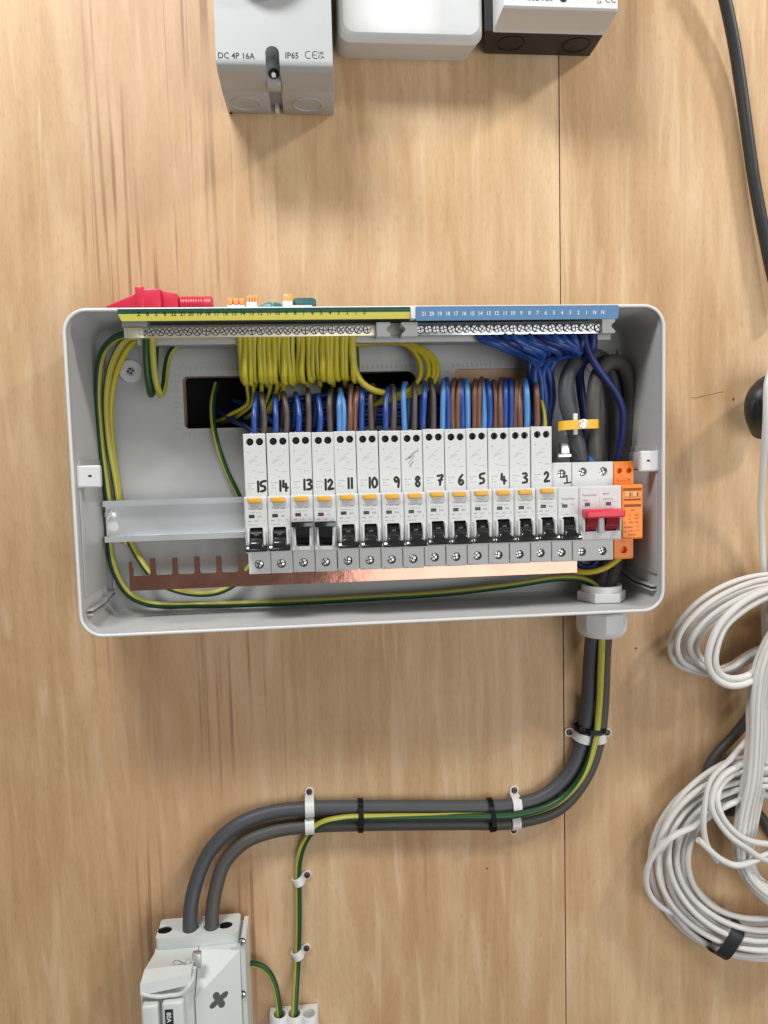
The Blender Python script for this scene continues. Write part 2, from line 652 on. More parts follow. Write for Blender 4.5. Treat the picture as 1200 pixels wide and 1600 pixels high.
# shared screw head: disc with a cross groove between four raised quadrants, facing out
def screw_mb(r=3.0, h=1.0, slot=.55, n=20):
    mb = MB()
    mb.lathe((0, 0, 0), (0, 1, 0), [(r * 1.04, 0), (r * 1.04, h * .55)], n, 1)
    for q in range(4):
        a0 = math.pi / 2 * q
        s2 = slot / 2
        lp = []
        ang0 = math.asin(min(.9, s2 / (r * .93)))
        lp.append((s2, s2))
        for k in range(6):
            t = ang0 + (math.pi / 2 - 2 * ang0) * k / 5
            lp.append((r * .93 * math.cos(t), r * .93 * math.sin(t)))
        ca, sa = math.cos(a0), math.sin(a0)
        lp = [(x * ca - z * sa, x * sa + z * ca) for x, z in lp]
        mb.loft([[(x, h * .5, z) for x, z in lp], [(x, h * .9, z) for x, z in lp],
                 [(x * .93, h, z * .93) for x, z in lp]], False, True)
    return mb


def place_screw(proto, name, parent, loc, rot=None):
    o = share(proto, name, parent, loc)
    o.rotation_euler = (0, rot if rot is not None else random.uniform(0, 3.1), 0)
    return o


protos = {}


def get_screw(kind, parent, loc, name='screw', rot=None, porg=(0, 0, 0)):
    rel = tuple(loc[i] - porg[i] for i in range(3))
    if kind not in protos:
        r, h, sl, m = {'term': (3.25, 1.2, 1.0, 'nickel'), 'bar': (3.1, 2.0, .85, 'nickel'), 'wood': (3.9, 1.2, .9, 'brass_head'),
                       'big': (4.6, 1.6, 1.0, 'nickel'), 'dark': (3.0, 1.2, .9, 'blackm'), 'rail': (4.4, 2.2, 1.0, 'nickel')}[kind]
        o = screw_mb(r, h, sl).build(name, [M[m], M['blackm' if kind in ('bar', 'term') else m]], parent)  # black base disc stands for the shade in bar and terminal screw grooves
        o.location = W(rel)
        o.rotation_euler = (0, rot if rot is not None else random.uniform(0, 3.1), 0)
        protos[kind] = o
        return o
    return place_screw(protos[kind], name, parent, rel, rot)


# ------------------------------------------------------------------ the wall
XJ = 225.0
back = MB().box(-1500, 1500, -90, -72, -1700, 1100).build('wall', M['dark'])
back['kind'] = 'structure'
cut = rrect(-111.5, -27, 27, 73.5, 3)
cut2 = rrect(7, 92.5, 27, 75.2, 6)
pl = MB().plate([(-1500, -1700), (XJ - .55, -1700), (XJ - .55, 1100), (-1500, 1100)], [cut, cut2], -18, 0)
o1 = pl.build('plywood_panel', M['ply_a'], back)
o2 = MB().plate([(XJ + .55, -1700), (1500, -1700), (1500, 1100), (XJ + .55, 1100)], [], -18, 0).build('plywood_panel', M['ply_b'], back)
mb = MB()
mb.stroke([(P(1080, 621, 0)[0], PZ(1080, 621, 0)), (P(1086, 622, 0)[0], PZ(1086, 622, 0)), (PX(1130, 612, 0), PZ(1130, 612, 0))], .55, .02, .03)
mb.build('pencil_mark', M['pencil'], back)
for u, v, r in ((1146, 624, 1.4), (994, 1013, 1.3), (708, 618, 1.0), (761, 1357, 1.1)):
    x, _, z = P(u, v, 0)
    MB().lathe((x, -.2, z), (0, 1, 0), [(r, 0), (r * .9, .32)], 9).build('nail_hole', M['pencil'], back)


# ------------------------------------------------------------------ enclosure
X0, X1, Z0, Z1 = -184.5, 285.2, -134.2, 116.2
ENC = (50, 0, -9)
enc = thing('enclosure', 'open grey plastic consumer unit enclosure without its lid, full of breakers and wires', 'enclosure', ENC)


def ring(inset, d, r, n=8):
    return [(x, d, z) for x, z in rrect(X0 + inset, X1 - inset, Z0 + inset, Z1 - inset, max(r - inset, 2), n)]


RIM = 78
mb = MB()
mb.loft([ring(2.0, 0.2, 18), ring(.3, 3, 18), ring(0, 8, 18), ring(0, RIM - 1.6, 18), ring(2.5, RIM - 1.6, 18), ring(2.5, RIM - 5, 18), ring(3.1, RIM - 6, 18), ring(3.4, 10, 18), ring(4.5, 6, 18), ring(7, 4.02, 18)], False, False)
mb.build('side_wall', M['encl'], enc, ENC, angle=50)
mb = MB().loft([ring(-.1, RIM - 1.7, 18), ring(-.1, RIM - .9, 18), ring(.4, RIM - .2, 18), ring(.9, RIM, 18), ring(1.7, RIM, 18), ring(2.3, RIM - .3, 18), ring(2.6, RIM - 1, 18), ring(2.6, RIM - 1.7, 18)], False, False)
mb.build('lit_rim_bead', M['lit_rim'], enc, ENC, angle=60)  # paler strip added along the rim; its colour holds the light falling there
hA, hB = rrect(-110.5, -26.5, 28, 72.6, 4), rrect(7.6, 92, 28, 74.4, 9)
hC = rrect(126, 210, 28, 75.4, 5)
mb = MB().plate(rrect(X0 + 3, X1 - 3, Z0 + 3, Z1 - 3, 14, 8), [hA, hB, hC], .6, 4)
mb.build('back_panel', M['encl'], enc, ENC)
# moulded tick marks round the knock-outs
mb = MB()
for (x0, x1) in ((-110.5, -26.5), (7.6, 92), (126, 210)):
    for k in range(21):
        x = x0 + (x1 - x0) * k / 20
        mb.box(x - .8, x + .3, 3.9, 4.5, 77.2, 80.2, .15, seg=1)
        mb.box(x - .8, x + .3, 3.9, 4.5, 21.5, 24.5, .15, seg=1)
    for k in range(11):
        z = 28 + 45 * k / 10
        mb.box(x0 - 6.5, x0 - 4, 3.9, 4.5, z - .8, z + .3, .15, seg=1)
tk = mb.build('moulded_ticks', M['encl'], enc, ENC)
tk['kind'] = 'stuff'
# lid bosses, ribs, ledges
for s, xa, xb in ((-1, X0 + 2.7, X0 + 20.2), (1, X1 - 18.4, X1 - 2.7)):
    b = MB()
    b.plate(rrect(xa, xb, -18.2, -1.2, 1), [rrect((xa + xb) / 2 - s * 1.2 - 1.4, (xa + xb) / 2 - s * 1.2 + 1.4, -10.2, -8.4, .3)], 68, 72.5, bev=.8)
    b.box(min(xa, xb) + (1 if s < 0 else 13), max(xa, xb) - (13 if s < 0 else 1), 20, 68.3, -17.2, -2.2, .6)
    bo = b.build('lid_boss', M['white'], enc, ENC)
    MB().box((xa + xb) / 2 - s * 1.2 - 3, (xa + xb) / 2 - s * 1.2 + 3, 66.5, 68.1, -12, -7, 0).build('boss_slot', M['blackm'], bo, ENC)
for s, xw in ((-1, X0 + 3.3), (1, X1 - 3.3)):
    b = MB()
    # lower stiffening panel with a step line, and the L-shaped guide in the corner
    b.box(min(xw, xw - s * 1.3), max(xw, xw - s * 1.3), 12, 71, -104, 3, .5)
    b.build('side_panel', M['encl'], enc, ENC)
    b = MB()
    for dz in (0, -3.6):
        b.box(min(xw, xw - s * 5.5), max(xw, xw - s * 5.5), 36, 70, -114.6 + dz, -113.4 + dz, .3)
        b.poly8([(xw, 36, -113.4 + dz), (xw - s * 5.5, 36, -113.4 + dz), (xw - s * 5.5, 36, -114.6 + dz), (xw, 36, -114.6 + dz)],
                [(xw, 5, -108.4 + dz), (xw - s * 5.5, 5, -108.4 + dz), (xw - s * 5.5, 5, -109.6 + dz), (xw, 5, -109.6 + dz)])
    b.build('guide_rib', M['encl'], enc, ENC)
    MB().box(min(xw - s * 5, xw - s * 7), max(xw - s * 5, xw - s * 7), 3.9, 9, -108, 90, .6).build('corner_ledge', M['encl'], enc, ENC)
# round fixing washers
for (u, v) in ((204, 580), (931, 566)):
    x, _, z = P(u, v, 6)
    wsh = MB().lathe((x, 4, z), (0, 1, 0), [(9.8, 0), (9.8, 2.2), (9.2, 3), (4.2, 3), (3.4, 2.2)], 28).build('fixing_washer', M['white'], enc, ENC)
    get_screw('dark', wsh, (x, 5.6, z), 'fixing_screw', .6, ENC)
    if u < 300:
        MB().lathe((x, 6, z), (0, 1, 0), [(3.6, 0), (3.6, .35)], 16).build('screw_recess', M['galv'], wsh, ENC)
# din rail
prof = [(22, -31.3), (22, -36.2), (15.2, -36.2), (15.2, -61.4), (22, -61.4), (22, -66.3), (20.9, -66.3), (20.9, -62.6), (14.1, -62.6), (14.1, -35.0), (20.9, -35.0), (20.9, -31.3)]
mb = MB().loft([[(x, d, z) for d, z in prof] for x in (-177.5, 262)], True, True)
mb.box(-177.3, -165, 4, 14.2, -58, -40, .4)
rail = mb.build('din_rail', M['galv'], enc, ENC, angle=30)
get_screw('rail', rail, P(173, 804, 15.4), 'rail_screw', .5, ENC)
x, _, z = P(177, 822, 15.3)
MB().lathe((x, 15.1, z), (0, 1, 0), [(4.4, 0), (4.4, .3)], 20).build('rail_hole_plug', M['offwhite'], rail, ENC)
# moulded shelf that carries the two terminal bars
mb = MB().box(-137, 252, 6, 47, 96.2, 98.6, .5)
mb.box(-137, 252, 44, 47.5, 92.8, 98, .5)
mb.box(-136, 251, 42, 44.5, 98, 109, .4)
mb.build('bar_shelf', M['encl'], enc, ENC)

# cable gland in the bottom wall
GX, GD = PX(940, 985, 36), 36
gl = thing('cable_gland', 'light grey hexagonal cable gland through the enclosure floor, around two grey cables', 'gland', (GX, GD, Z0))


def hexring(r, z, rot=.1, cx=None, n=6):
    return [(GX + r * math.cos(2 * math.pi * k / n + rot), GD + r * math.sin(2 * math.pi * k / n + rot), z) for k in range(n)]


mb = MB().loft([hexring(20.5, Z0 + 3.5), hexring(21.3, Z0 + 4.2), hexring(21.3, Z0 + 11), hexring(20.3, Z0 + 11.8)], True, True)
mb.loft([hexring(17.2, Z0 + 11.5, 0, n=28), hexring(17.2, Z0 + 17, 0, n=28), hexring(14, Z0 + 17, 0, n=28), hexring(14, Z0 + 11.6, 0, n=28)], False, True)
mb.build('lock_nut', M['offwhite'], gl, (GX, GD, Z0))
mb = MB().loft([hexring(17.5, Z0 + .2, n=28), hexring(17.5, Z0 - 9, n=28)], True, True)
mb.build('thread', M['encl'], gl, (GX, GD, Z0))
N = 48
rings_ = []
for (r, z, hx) in ((20.0, Z0 - 6.0, .0), (21.6, Z0 - 7.5, .6), (22.0, Z0 - 18, .6), (21.2, Z0 - 23, .3), (19.4, Z0 - 26, .1), (17.2, Z0 - 28, 0), (14.5, Z0 - 28.6, 0), (13.6, Z0 - 27.6, 0)):
    rg = []
    for k in range(N):
        a = 2 * math.pi * k / N
        ph = (a % (math.pi / 4)) - math.pi / 8
        hr = r * math.cos(math.pi / 8) / math.cos(ph)
        rr = r * (1 - hx) + hr * hx
        rg.append((GX + rr * math.cos(a + .2), GD + rr * math.sin(a + .2), z))
    rings_.append(rg)
MB().loft(rings_, True, True).build('dome_nut', M['offwhite'], gl, (GX, GD, Z0), angle=14)


# ------------------------------------------------------------------ breakers
XL = -56.0
RORG = (0, 22, -50)


def small_print(mb, m2, nm, kind):
    put_text(mb, 'PowerGear', 8.9, -39.2, 2.5, 74.02, 'c', .92, mi=0)
    if kind == 'rcbo':
        put_text(mb, 'RCB0 Type A', 8.7, -41.9, 1.5, 74.02, 'c', 1.1, mi=1)
        put_text(mb, nm, 12.0, -45.3, 2.2, 74.02, 'c', 1.0, mi=0)
        put_text(mb, '6kA', 2.4, -48.6, 1.7, 74.02, 'l', 1, mi=0)
        put_text(mb, '230V', 7.2, -48.6, 1.7, 74.02, 'l', 1, mi=1)
        put_text(mb, 'T', 14.6, -48.8, 1.8, 74.02, 'l', 1, mi=0)
        put_text(mb, 'BS EN 61009', 2.4, -51.5, 1.3, 74.02, 'l', 1.05, mi=1)
        # wiring diagram and rating lines on the tall shoulder
        d = 60.02
        put_text(m2, 'N', 3.0, 5.2, 2.0, d, mi=1)
        put_text(m2, 'L', 13.4, 5.4, 2.0, d, mi=1)
        put_text(m2, 'N in', 3.0, 18.6, 1.3, d, mi=1)
        for a in ([(4, -3.5), (7.5, -1.2), (10.5, -.4)], [(5, -1.6), (8.8, .8)], [(9, 2.2), (12, 2.9)], [(10, -4.8), (12.8, -3.4)], [(6, -8.6), (9, -9.2)],
                  [(11, -10.2), (15.4, -10.0)], [(8.5, -14.6), (9.8, -13.8)]):
            m2.stroke(a, .32, 60, .03, mi=1)
        for k, (l_, sz) in enumerate((('IEC 61009-1', 1.2), ('240V~', 1.2), ('IdN 30mA', 1.2))):
            put_text(m2, l_, 2.6, -19.2 - 2.2 * k, sz, d, mi=1 if k else 0)
        put_text(m2, 'out', 2.0, -91.6, 1.2, 57.02, mi=1)
    else:
        put_text(mb, 'B32', 2.6, -43.0, 1.7, 74.02, mi=0)
        put_text(mb, '6000', 10.5, -43.6, 1.6, 74.02, mi=1)
        put_text(mb, 'T', 3.0, -49.2, 1.7, 74.02, mi=0)
        put_text(mb, 'BS EN 60898', 2.4, -51.6, 1.2, 74.02, mi=1)
        put_text(m2, 'in', 2.0, -11.6, 1.3, 57.02, mi=1)
        put_text(m2, 'out', 3.0, -91.6, 1.2, 57.02, mi=1)


def toggle_parts(root, is_up, x0=4.1, x1=13.6, lip=(.5, 17.3), mats=None, org=RORG):
    m = mats or M['toggle']
    mb = MB()
    # drum in the slot
    n = 18
    cd, cz, rr = 67.5, -60.8, 9.3
    rg = []
    for x in (x0, x0 + .3, x1 - .3, x1):
        r = rr - (.3 if x in (x0, x1) else 0)
        rg.append([(x, cd + r * math.cos(2 * math.pi * k / n), cz + r * .82 * math.sin(2 * math.pi * k / n)) for k in range(n)])
    mb.loft(rg, mi=1)
    if is_up:
        fr = [(lip[0], 82.5, -49.2), (lip[1], 82.5, -49.2), (lip[1], 82.5, -53.6), (lip[0], 82.5, -53.6)]
        bk = [(lip[0], 75.5, -49.6), (lip[1], 75.5, -49.6), (lip[1], 75.5, -54.2), (lip[0], 75.5, -54.2)]
        mb.poly8(fr, bk, .6)
        mb.poly8([(x0, 81, -52.8), (x1, 81, -52.8), (x1, 77, -60), (x0, 77, -60)], [(x0, 74, -52), (x1, 74, -52), (x1, 72, -60), (x0, 72, -60)], .4)
    else:
        fr = [(lip[0], 80.6, -66.9), (lip[1], 80.6, -66.9), (lip[1], 83.4, -71.2), (lip[0], 83.4, -71.2)]
        bk = [(lip[0], 75.5, -66.2), (lip[1], 75.5, -66.2), (lip[1], 75.5, -72.2), (lip[0], 75.5, -72.2)]
        mb.poly8(fr, bk, .6)
        mb.poly8([(x0 + .8, 80.4, -64.5), (x1 - .8, 80.4, -64.5), (x1 + 1.8, 82.2, -69.5), (x0 - 1.8, 82.2, -69.5)],
                 [(x0 + .2, 75, -60), (x1 - .2, 75, -60), (x1 + 1, 75, -70), (x0 - 1, 75, -70)], .4)
    t = mb.build('toggle', [m, M['black']], root, org)
    return t


def collar(mb, xs, z0=-69.5, z1=-54.5):
    for x in xs:
        mb.box(x - .95, x + .95, 73, 78.2, z0, z1, .9, seg=3)


def make_rcbo():
    root = thing('rcbo', 'x', 'breaker', (XL, 22, -50), 'numbered breakers with yellow test buttons')
    mb = MB()
    mb.box(.2, 17.7, 24, 53, -92.4, 20.2, .5)
    mb.plate(rrect(.2, 17.7, -31, 20.7, .8), [circ(5.5, 14.2, 2.95), circ(13.1, 14.2, 2.95)], 52, 60, bev=.45)
    mb.plate(rrect(.2, 17.7, -92.6, -73, .8), [circ(8.6, -84.8, 3.7)], 50, 57, bev=.45)
    mb.box(4.5, 12.5, 30, 40, 19.5, 22.2, .5)
    mb.build('body', M['breaker'], root, RORG)
    mb = MB()
    mb.plate(rrect(.12, 17.78, -73.4, -29.0, 1.0), [rrect(3.8, 13.9, -69.4, -53.2, 1.2)], 60, 74, bev=.8)
    mb.box(1, 17, 52, 62, -72.5, -30, .3)
    collar(mb, (2.7, 15.0))
    mb.build('front_nose', M['breaker'], root, RORG)
    b = MB().box(3.4, 13.9, 73, 76.8, -33.9, -29.7, .9, seg=3).build('test_button', M['amber'], root, RORG)
    for x in (5.5, 13.1):
        h = MB().lathe((x, 53.2, 14.2), (0, 1, 0), [(2.94, 0), (2.94, .3)], 18).build('terminal_hole', M['black'], root, RORG)
        get_screw('dark', h, (x, 53.5, 14.2), 'terminal_screw', None, RORG).scale = (.8, .8, .8)
    h = MB().lathe((8.6, 51.2, -84.8), (0, 1, 0), [(3.65, 0), (3.65, .3)], 18).build('terminal_hole', M['black'], root, RORG)
    get_screw('term', h, (8.3, 53.2, -84.8), 'terminal_screw', None, RORG)
    return root


rc = make_rcbo()
for o in list(rc.children):
    pass
looks = {15: 'glossy toggle down', 14: 'glossy toggle down', 13: 'black toggle up', 12: 'black toggle up'}
ratings = {15: 'B16', 14: 'B6', 13: 'B6', 12: 'C6', 11: 'B16', 10: 'B32', 9: 'B16', 8: 'B20', 7: 'B16', 6: 'B32', 5: 'B16', 4: 'B32', 3: 'B32', 2: 'B32'}
for i, num in enumerate(range(15, 1, -1)):
    loc = (XL + 18 * i + random.uniform(-.06, .06), 22 + random.uniform(-.4, .4), -50 + random.uniform(-.5, .5))
    r = rc if i == 0 else copy_thing(rc, loc)
    if i:
        for ch in r.children:
            for g in ch.children:
                if g.name.startswith('terminal_screw'):
                    g.rotation_euler = (0, random.uniform(0, 3), 0)
    r.location = W(loc)
    r.rotation_euler = (0, random.uniform(-.004, .004), 0)
r_all = [o for o in C.objects if o.name.startswith('rcbo')]
for i, r in enumerate(r_all):
    num = 15 - i
    upst = num in (12, 13)
    wd = {15: 'fifteen, at the left end of the breaker row', 14: 'fourteen, second in the row from the left', 13: 'thirteen, left one of the two with toggle up',
          12: 'twelve, right one of the two with toggle up', 11: 'eleven, just right of the two with toggles up', 10: 'ten, two places left of the smudged one',
          9: 'nine, just left of the smudged one', 8: 'eight, with smudged ink across its top half', 7: 'seven, just right of the smudged one',
          6: 'six, two places right of the smudged one', 5: 'five, three places right of the smudged one', 4: 'four, third from the right of the tall ones',
          3: 'three, second from the right of the tall ones', 2: 'two, last of the tall ones on the right'}[num]
    r['label'] = 'white breaker hand-numbered ' + wd
    tp = toggle_parts(r, upst)
    if num <= 6 or True:
        mb = MB()
        put_text(mb, 'OFF' if not upst else 'ON', 8.9, -59.4, 2.0, 76.95, 'c')
        mb.build('toggle_print', M['grey_ink'], tp, RORG)
    MB().box(3.5, 8.0, 73.5, 74.15, -45.6, -42.9, .1, seg=1).build('status_window', M['red_led' if upst else 'green_led'], r, RORG)
    mb, mb2 = MB(), MB()
    small_print(mb, mb2, ratings[num], 'rcbo')
    mb.build('nose_print', [M['grey_ink'], M['faint_ink']], r, RORG)['kind'] = 'stuff'
    mb2.build('shoulder_print', [M['grey_ink'], M['faint_ink']], r, RORG)['kind'] = 'stuff'
    mb = MB()
    s = str(num)
    hgt = 7.6
    if len(s) == 2:
        x = 9.6 + random.uniform(-.4, .4) + (1.2 if num in (13, 11) else 0)
    else:
        x = 11.4 + random.uniform(-.6, .6)
    zb = -25.4 + (15 - num) * .06 + random.uniform(-.3, .3)
    marker(mb, s, x, zb, 4.1, hgt + .4, 60.0, 1.95, 1.2)
    mb.build('marker_number', M['ink'], r, RORG)
    if num == 8:      # rubbed-out ink
        mb = MB()
        for a in ([(4, -3), (8, 0), (11, 2.6), (14, 4.4)], [(6, -6), (9, -3), (11, .5)], [(7, -2), (10, 2)], [(7.5, -8), (9.5, -5)]):
            mb.stroke(a, random.uniform(.7, 1.5), 60.0, .04)
        mb.build('ink_smudge', M['smudge'], r, RORG)

# single breaker number 1
x1m = XL + 18 * 14
MORG = (x1m, 22, -50)
mc = thing('circuit_breaker', 'short white breaker hand-numbered 1 between breaker 2 and red switch', 'breaker', MORG)


def sh(mbx, dx):
    mbx.v = [(x + dx, d, z) for x, d, z in mbx.v]
    return mbx


mb = MB().box(.2, 17.7, 24, 53, -92.4, -9.6, .5)
mb.plate(rrect(.2, 17.7, -31, -9.2, .8), [circ(9.2, -18.5, 3.7)], 50, 57, bev=.45)
mb.plate(rrect(.2, 17.7, -92.6, -73, .8), [circ(8.6, -84.8, 3.7)], 50, 57, bev=.45)
sh(mb, x1m).build('body', M['breaker'], mc, MORG)
mb = MB().plate(rrect(.12, 17.78, -73.4, -29.0, 1.0), [rrect(3.8, 13.9, -69.4, -53.2, 1.2)], 60, 74, bev=.8)
mb.box(1, 17, 52, 62, -72.5, -30, .3)
collar(mb, (2.7, 15.0))
sh(mb, x1m).build('front_nose', M['breaker'], mc, MORG)
RORG_SAVE = RORG
toggle_parts(mc, False, org=(0, 22, -50))
sh(MB().box(3.5, 8.0, 73.5, 74.15, -45.6, -42.9, .1, seg=1), x1m).build('status_window', M['green_led'], mc, MORG)
mb, mb2 = MB(), MB()
small_print(mb, mb2, 'B32', 'mcb')
sh(mb, x1m).build('nose_print', [M['grey_ink'], M['faint_ink']], mc, MORG)['kind'] = 'stuff'
sh(mb2, x1m).build('shoulder_print', [M['grey_ink'], M['faint_ink']], mc, MORG)['kind'] = 'stuff'
mb = MB()
mb.stroke([(10.6, -21.6), (13.6, -20.2), (13.9, -25.6)], 1.3, 57)
mb.stroke([(11.4, -26.4), (16.8, -26.0)], 1.3, 57)
sh(mb, x1m).build('marker_number', M['ink'], mc, MORG)
for zz, xx, kx in ((-18.5, 9.2, 1.1), (-84.8, 8.6, 1)):
    h = sh(MB().lathe((xx, 51.2, zz), (0, 1, 0), [(3.65, 0), (3.65, .3)], 18), x1m).build('terminal_hole', M['black'], mc, MORG)
    get_screw('term', h, (x1m + xx - .2, 53.4, zz), 'terminal_screw', None, MORG)

# main switch, two modules wide
x2m = XL + 18 * 15
SORG = (x2m, 22, -50)
ms = thing('main_switch', 'double-width white main switch with a red bar toggle, beside the orange module', 'switch', SORG)
mb = MB().box(.2, 35.8, 24, 53, -92.4, -9.8, .5)
mb.plate(rrect(.2, 35.8, -31, -9.4, .8), [circ(9.4, -17.5, 3.7), circ(27.2, -17.5, 3.7)], 50, 57, bev=.45)
mb.plate(rrect(.2, 35.8, -92.6, -73, .8), [circ(8.4, -84.8, 3.7), circ(26.4, -84.8, 3.7)], 50, 57, bev=.45)
sh(mb, x2m).build('body', M['breaker'], ms, SORG)
mb = MB().plate(rrect(.12, 35.8, -73.4, -29.0, 1.0), [rrect(4.0, 14.2, -66.0, -52, 1), rrect(21.2, 31.6, -66.0, -52, 1)], 60, 74, bev=.8)
mb.box(1, 35, 52, 62, -72.5, -30, .3)
collar(mb, (2.6, 33.2), -66, -54)
mb.box(15.0, 20.4, 73, 76.6, -67.5, -53, 1.2, seg=3)
sh(mb, x2m).build('front_nose', M['breaker'], ms, SORG)
mb = MB()
n = 18
for (xa, xb) in ((4.3, 13.9), (21.5, 31.3)):
    rg = []
    for x in (xa, xa + .3, xb - .3, xb):
        rg.append([(x, 67.5 + 8.8 * math.cos(2 * math.pi * k / n), -60 + 6.6 * math.sin(2 * math.pi * k / n)) for k in range(n)])
    mb.loft(rg)
    mb.poly8([(xa, 84, -51), (xb, 84, -51), (xb, 76.5, -61), (xa, 76.5, -61)], [(xa, 73, -51), (xb, 73, -51), (xb, 72, -61), (xa, 72, -61)], .4)
tg = sh(mb, x2m).build('toggle', M['dred'], ms, SORG)
sh(MB().box(.4, 32.4, 77, 90, -53.8, -47.0, 1.5, seg=3), x2m).build('toggle_bar', M['red'], tg, SORG)
for xa in (4.6, 22.4):
    sh(MB().box(xa, xa + 4.4, 73.5, 74.15, -45.0, -42.2, .1, seg=1), x2m).build('status_window', M['red_led'], ms, SORG)
mb = MB()
put_text(mb, 'PowerGear', 2.6, -36.9, 2.6, 74.02)
put_text(mb, '100A', 3.0, -41.2, 2.4, 74.02)
put_text(mb, 'MAIN', 20, -36.0, 2.2, 74.02)
put_text(mb, 'SWITCH', 20, -40.6, 2.2, 74.02)
mb.stroke([(17.2, -38), (17.2, -46)], .3, 74, .03, mi=1)
mb.stroke([(20, -42), (33, -42)], .25, 74, .03, mi=1)
sh(mb, x2m).build('print', [M['grey_ink'], M['faint_ink']], ms, SORG)['kind'] = 'stuff'
for xx, zz in ((9.4, -17.5), (27.2, -17.5), (8.4, -84.8), (26.4, -84.8)):
    h = sh(MB().lathe((xx, 51.2, zz), (0, 1, 0), [(3.65, 0), (3.65, .3)], 18), x2m).build('terminal_hole', M['black'], ms, SORG)
    get_screw('term', h, (x2m + xx - .2, 53.2, zz), 'terminal_screw', None, SORG)

# surge protector
x3m = XL + 18 * 17
UORG = (x3m, 22, -50)
sp = thing('surge_protector', 'bright orange surge protection module at the right end of the breaker row', 'surge protector', UORG)
mb = MB().box(.3, 17.6, 24, 53, -92.4, -9.8, .5)
mb.plate(rrect(.3, 17.8, -31, -9.6, 1.6), [circ(5.2, -17.4, 2.4), circ(13.6, -17.4, 2.4)], 50, 57, bev=.45)
mb.plate(rrect(.3, 17.4, -92.4, -72.5, 1.6), [circ(8.8, -84.6, 3.1)], 50, 57, bev=.45)
sh(mb, x3m).build('body', M['orange'], sp, UORG)
mb = MB().plate(rrect(.12, 17.8, -73.4, -28.6, 1.4), [], 56, 74.4, bev=.8)
sh(mb, x3m).build('front_nose', M['orange'], sp, UORG)
mb = MB().box(.9, 16.6, 74, 74.6, -33.4, -31.2, .1, seg=1)
mb.box(1.4, 16.2, 74, 74.5, -46.8, -44.6, .1, seg=1)
mb.box(1.4, 15.9, 74, 74.5, -41.6, -40.0, .1, seg=1)
sh(mb, x3m).build('dark_stripe', M['brown_ink'], sp, UORG)
for xa in (2.6, 8.8):
    wd = sh(MB().box(xa, xa + 4.9, 74, 74.8, -38.4, -34.8, .2, seg=1), x3m).build('status_window', M['straw'], sp, UORG)
    sh(MB().box(xa + 3.6, xa + 4.7, 74.5, 74.95, -38.2, -35.0, .05, seg=1), x3m).build('window_edge', M['brown_ink'], wd, UORG)
mb = MB()
put_text(mb, 'L', 3.6, -26.4, 3.2, 57.05)
put_text(mb, 'N', 12.4, -26.2, 3.2, 57.05)
mb.stroke([(6, -26.0), (11, -26.0)], .35, 57, .05)
for k, (l_, x, z, s) in enumerate((('SPD', 7.4, -50.2, 1.9), ('Un', 5.4, -54.4, 1.8), ('230V', 10.6, -54.2, 1.8), ('Uc', 5.4, -57.2, 1.8), ('275V', 10.6, -57, 1.8),
                                   ('In', 1.6, -60.2, 1.8), ('20kA', 5.8, -60.2, 1.8), ('8/20', 11, -60.2, 1.8), ('Imax40kA', 1.8, -64, 1.8), ('T2', 12.4, -63.8, 1.8),
                                   ('Up', 1.6, -67.4, 1.8), ('1.3kV', 5.8, -67.2, 1.8), ('T1+2', 11, -67, 1.8), ('EN61643', 5.2, -70.4, 1.8))):
    put_text(mb, l_, x, z, s, 74.45)
put_text(mb, 'PE out', 6, -77.6, 1.6, 57.05)
sh(mb, x3m).build('print', M['brown_ink'], sp, UORG)['kind'] = 'stuff'
for xx, zz, rr in ((5.2, -17.4, 2.38), (13.6, -17.4, 2.38), (8.8, -84.6, 3.05)):
    h = sh(MB().lathe((xx, 51.6, zz), (0, 1, 0), [(rr, 0), (rr, .3)], 18), x3m).build('terminal_hole', M['black'], sp, UORG)
    get_screw('dark', h, (x3m + xx, 52, zz), 'terminal_screw', None, UORG).scale = (.7, .7, .7)

# copper comb busbar
BB = (-155, 34, -105.8)
lp = [(225, -105.8), (225, -93.4)]
x = 225 - 4
pins = [-136.2 + 18 * k for k in range(20)]
outline = [(225.5, -105.8), (225.5, -93.6)]
for pxx in reversed(pins):
    top = -79.2 + random.uniform(-.3, .3)
    outline += [(pxx + 3.4, -93.6), (pxx + 2.3, -92.2), (pxx + 2.2, top), (pxx - 2.2, top), (pxx - 2.3, -92.2), (pxx - 3.4, -93.6)]
outline += [(-152.2, -93.6), (-152.4, -81.5), (-155.4, -81.5), (-155.6, -105.8)]
mb = MB().plate(outline, [], 34.5, 36, bev=0)
bus = tag(mb.build('copper_busbar', M['copper'], None, BB, BB), 'copper comb busbar running along the bottoms of the breakers', 'busbar')

# ------------------------------------------------------------------ terminal bars
def slope_fn(z): return 0


def bar(name, label, xs, zc, xa, xb, matl, ends, org):
    t = thing(name, label, 'terminal bar', org)
    mb = MB().box(xa, xb, 47, 55, zc - 5.0, zc + 3.4, .5)
    for x in xs:     # clamp tunnels below each screw
        pass
    mb.build('bar', matl, t, org)
    for x in xs:
        s_ = get_screw('bar', t, (x, 55, zc - .4), 'screw', None, org)
    return t


EORG = (-42, 47, 97)
ex = [-131.0 + 7.07 * k for k in range(26)]
eb = bar('earth_terminal_bar', 'long earth terminal bar below the green and yellow number strip', ex, 102.2, -144.5, 55, M['brass'], None, EORG)
MB().box(-144.9, -130, 54.6, 56.2, 97.2, 105.4, .3).build('brass_end', M['brass'], eb, EORG)
MB().box(-147, -127.5, 38, 53, 106.2, 111.5, .6).build('end_block', M['encl'], eb, EORG)


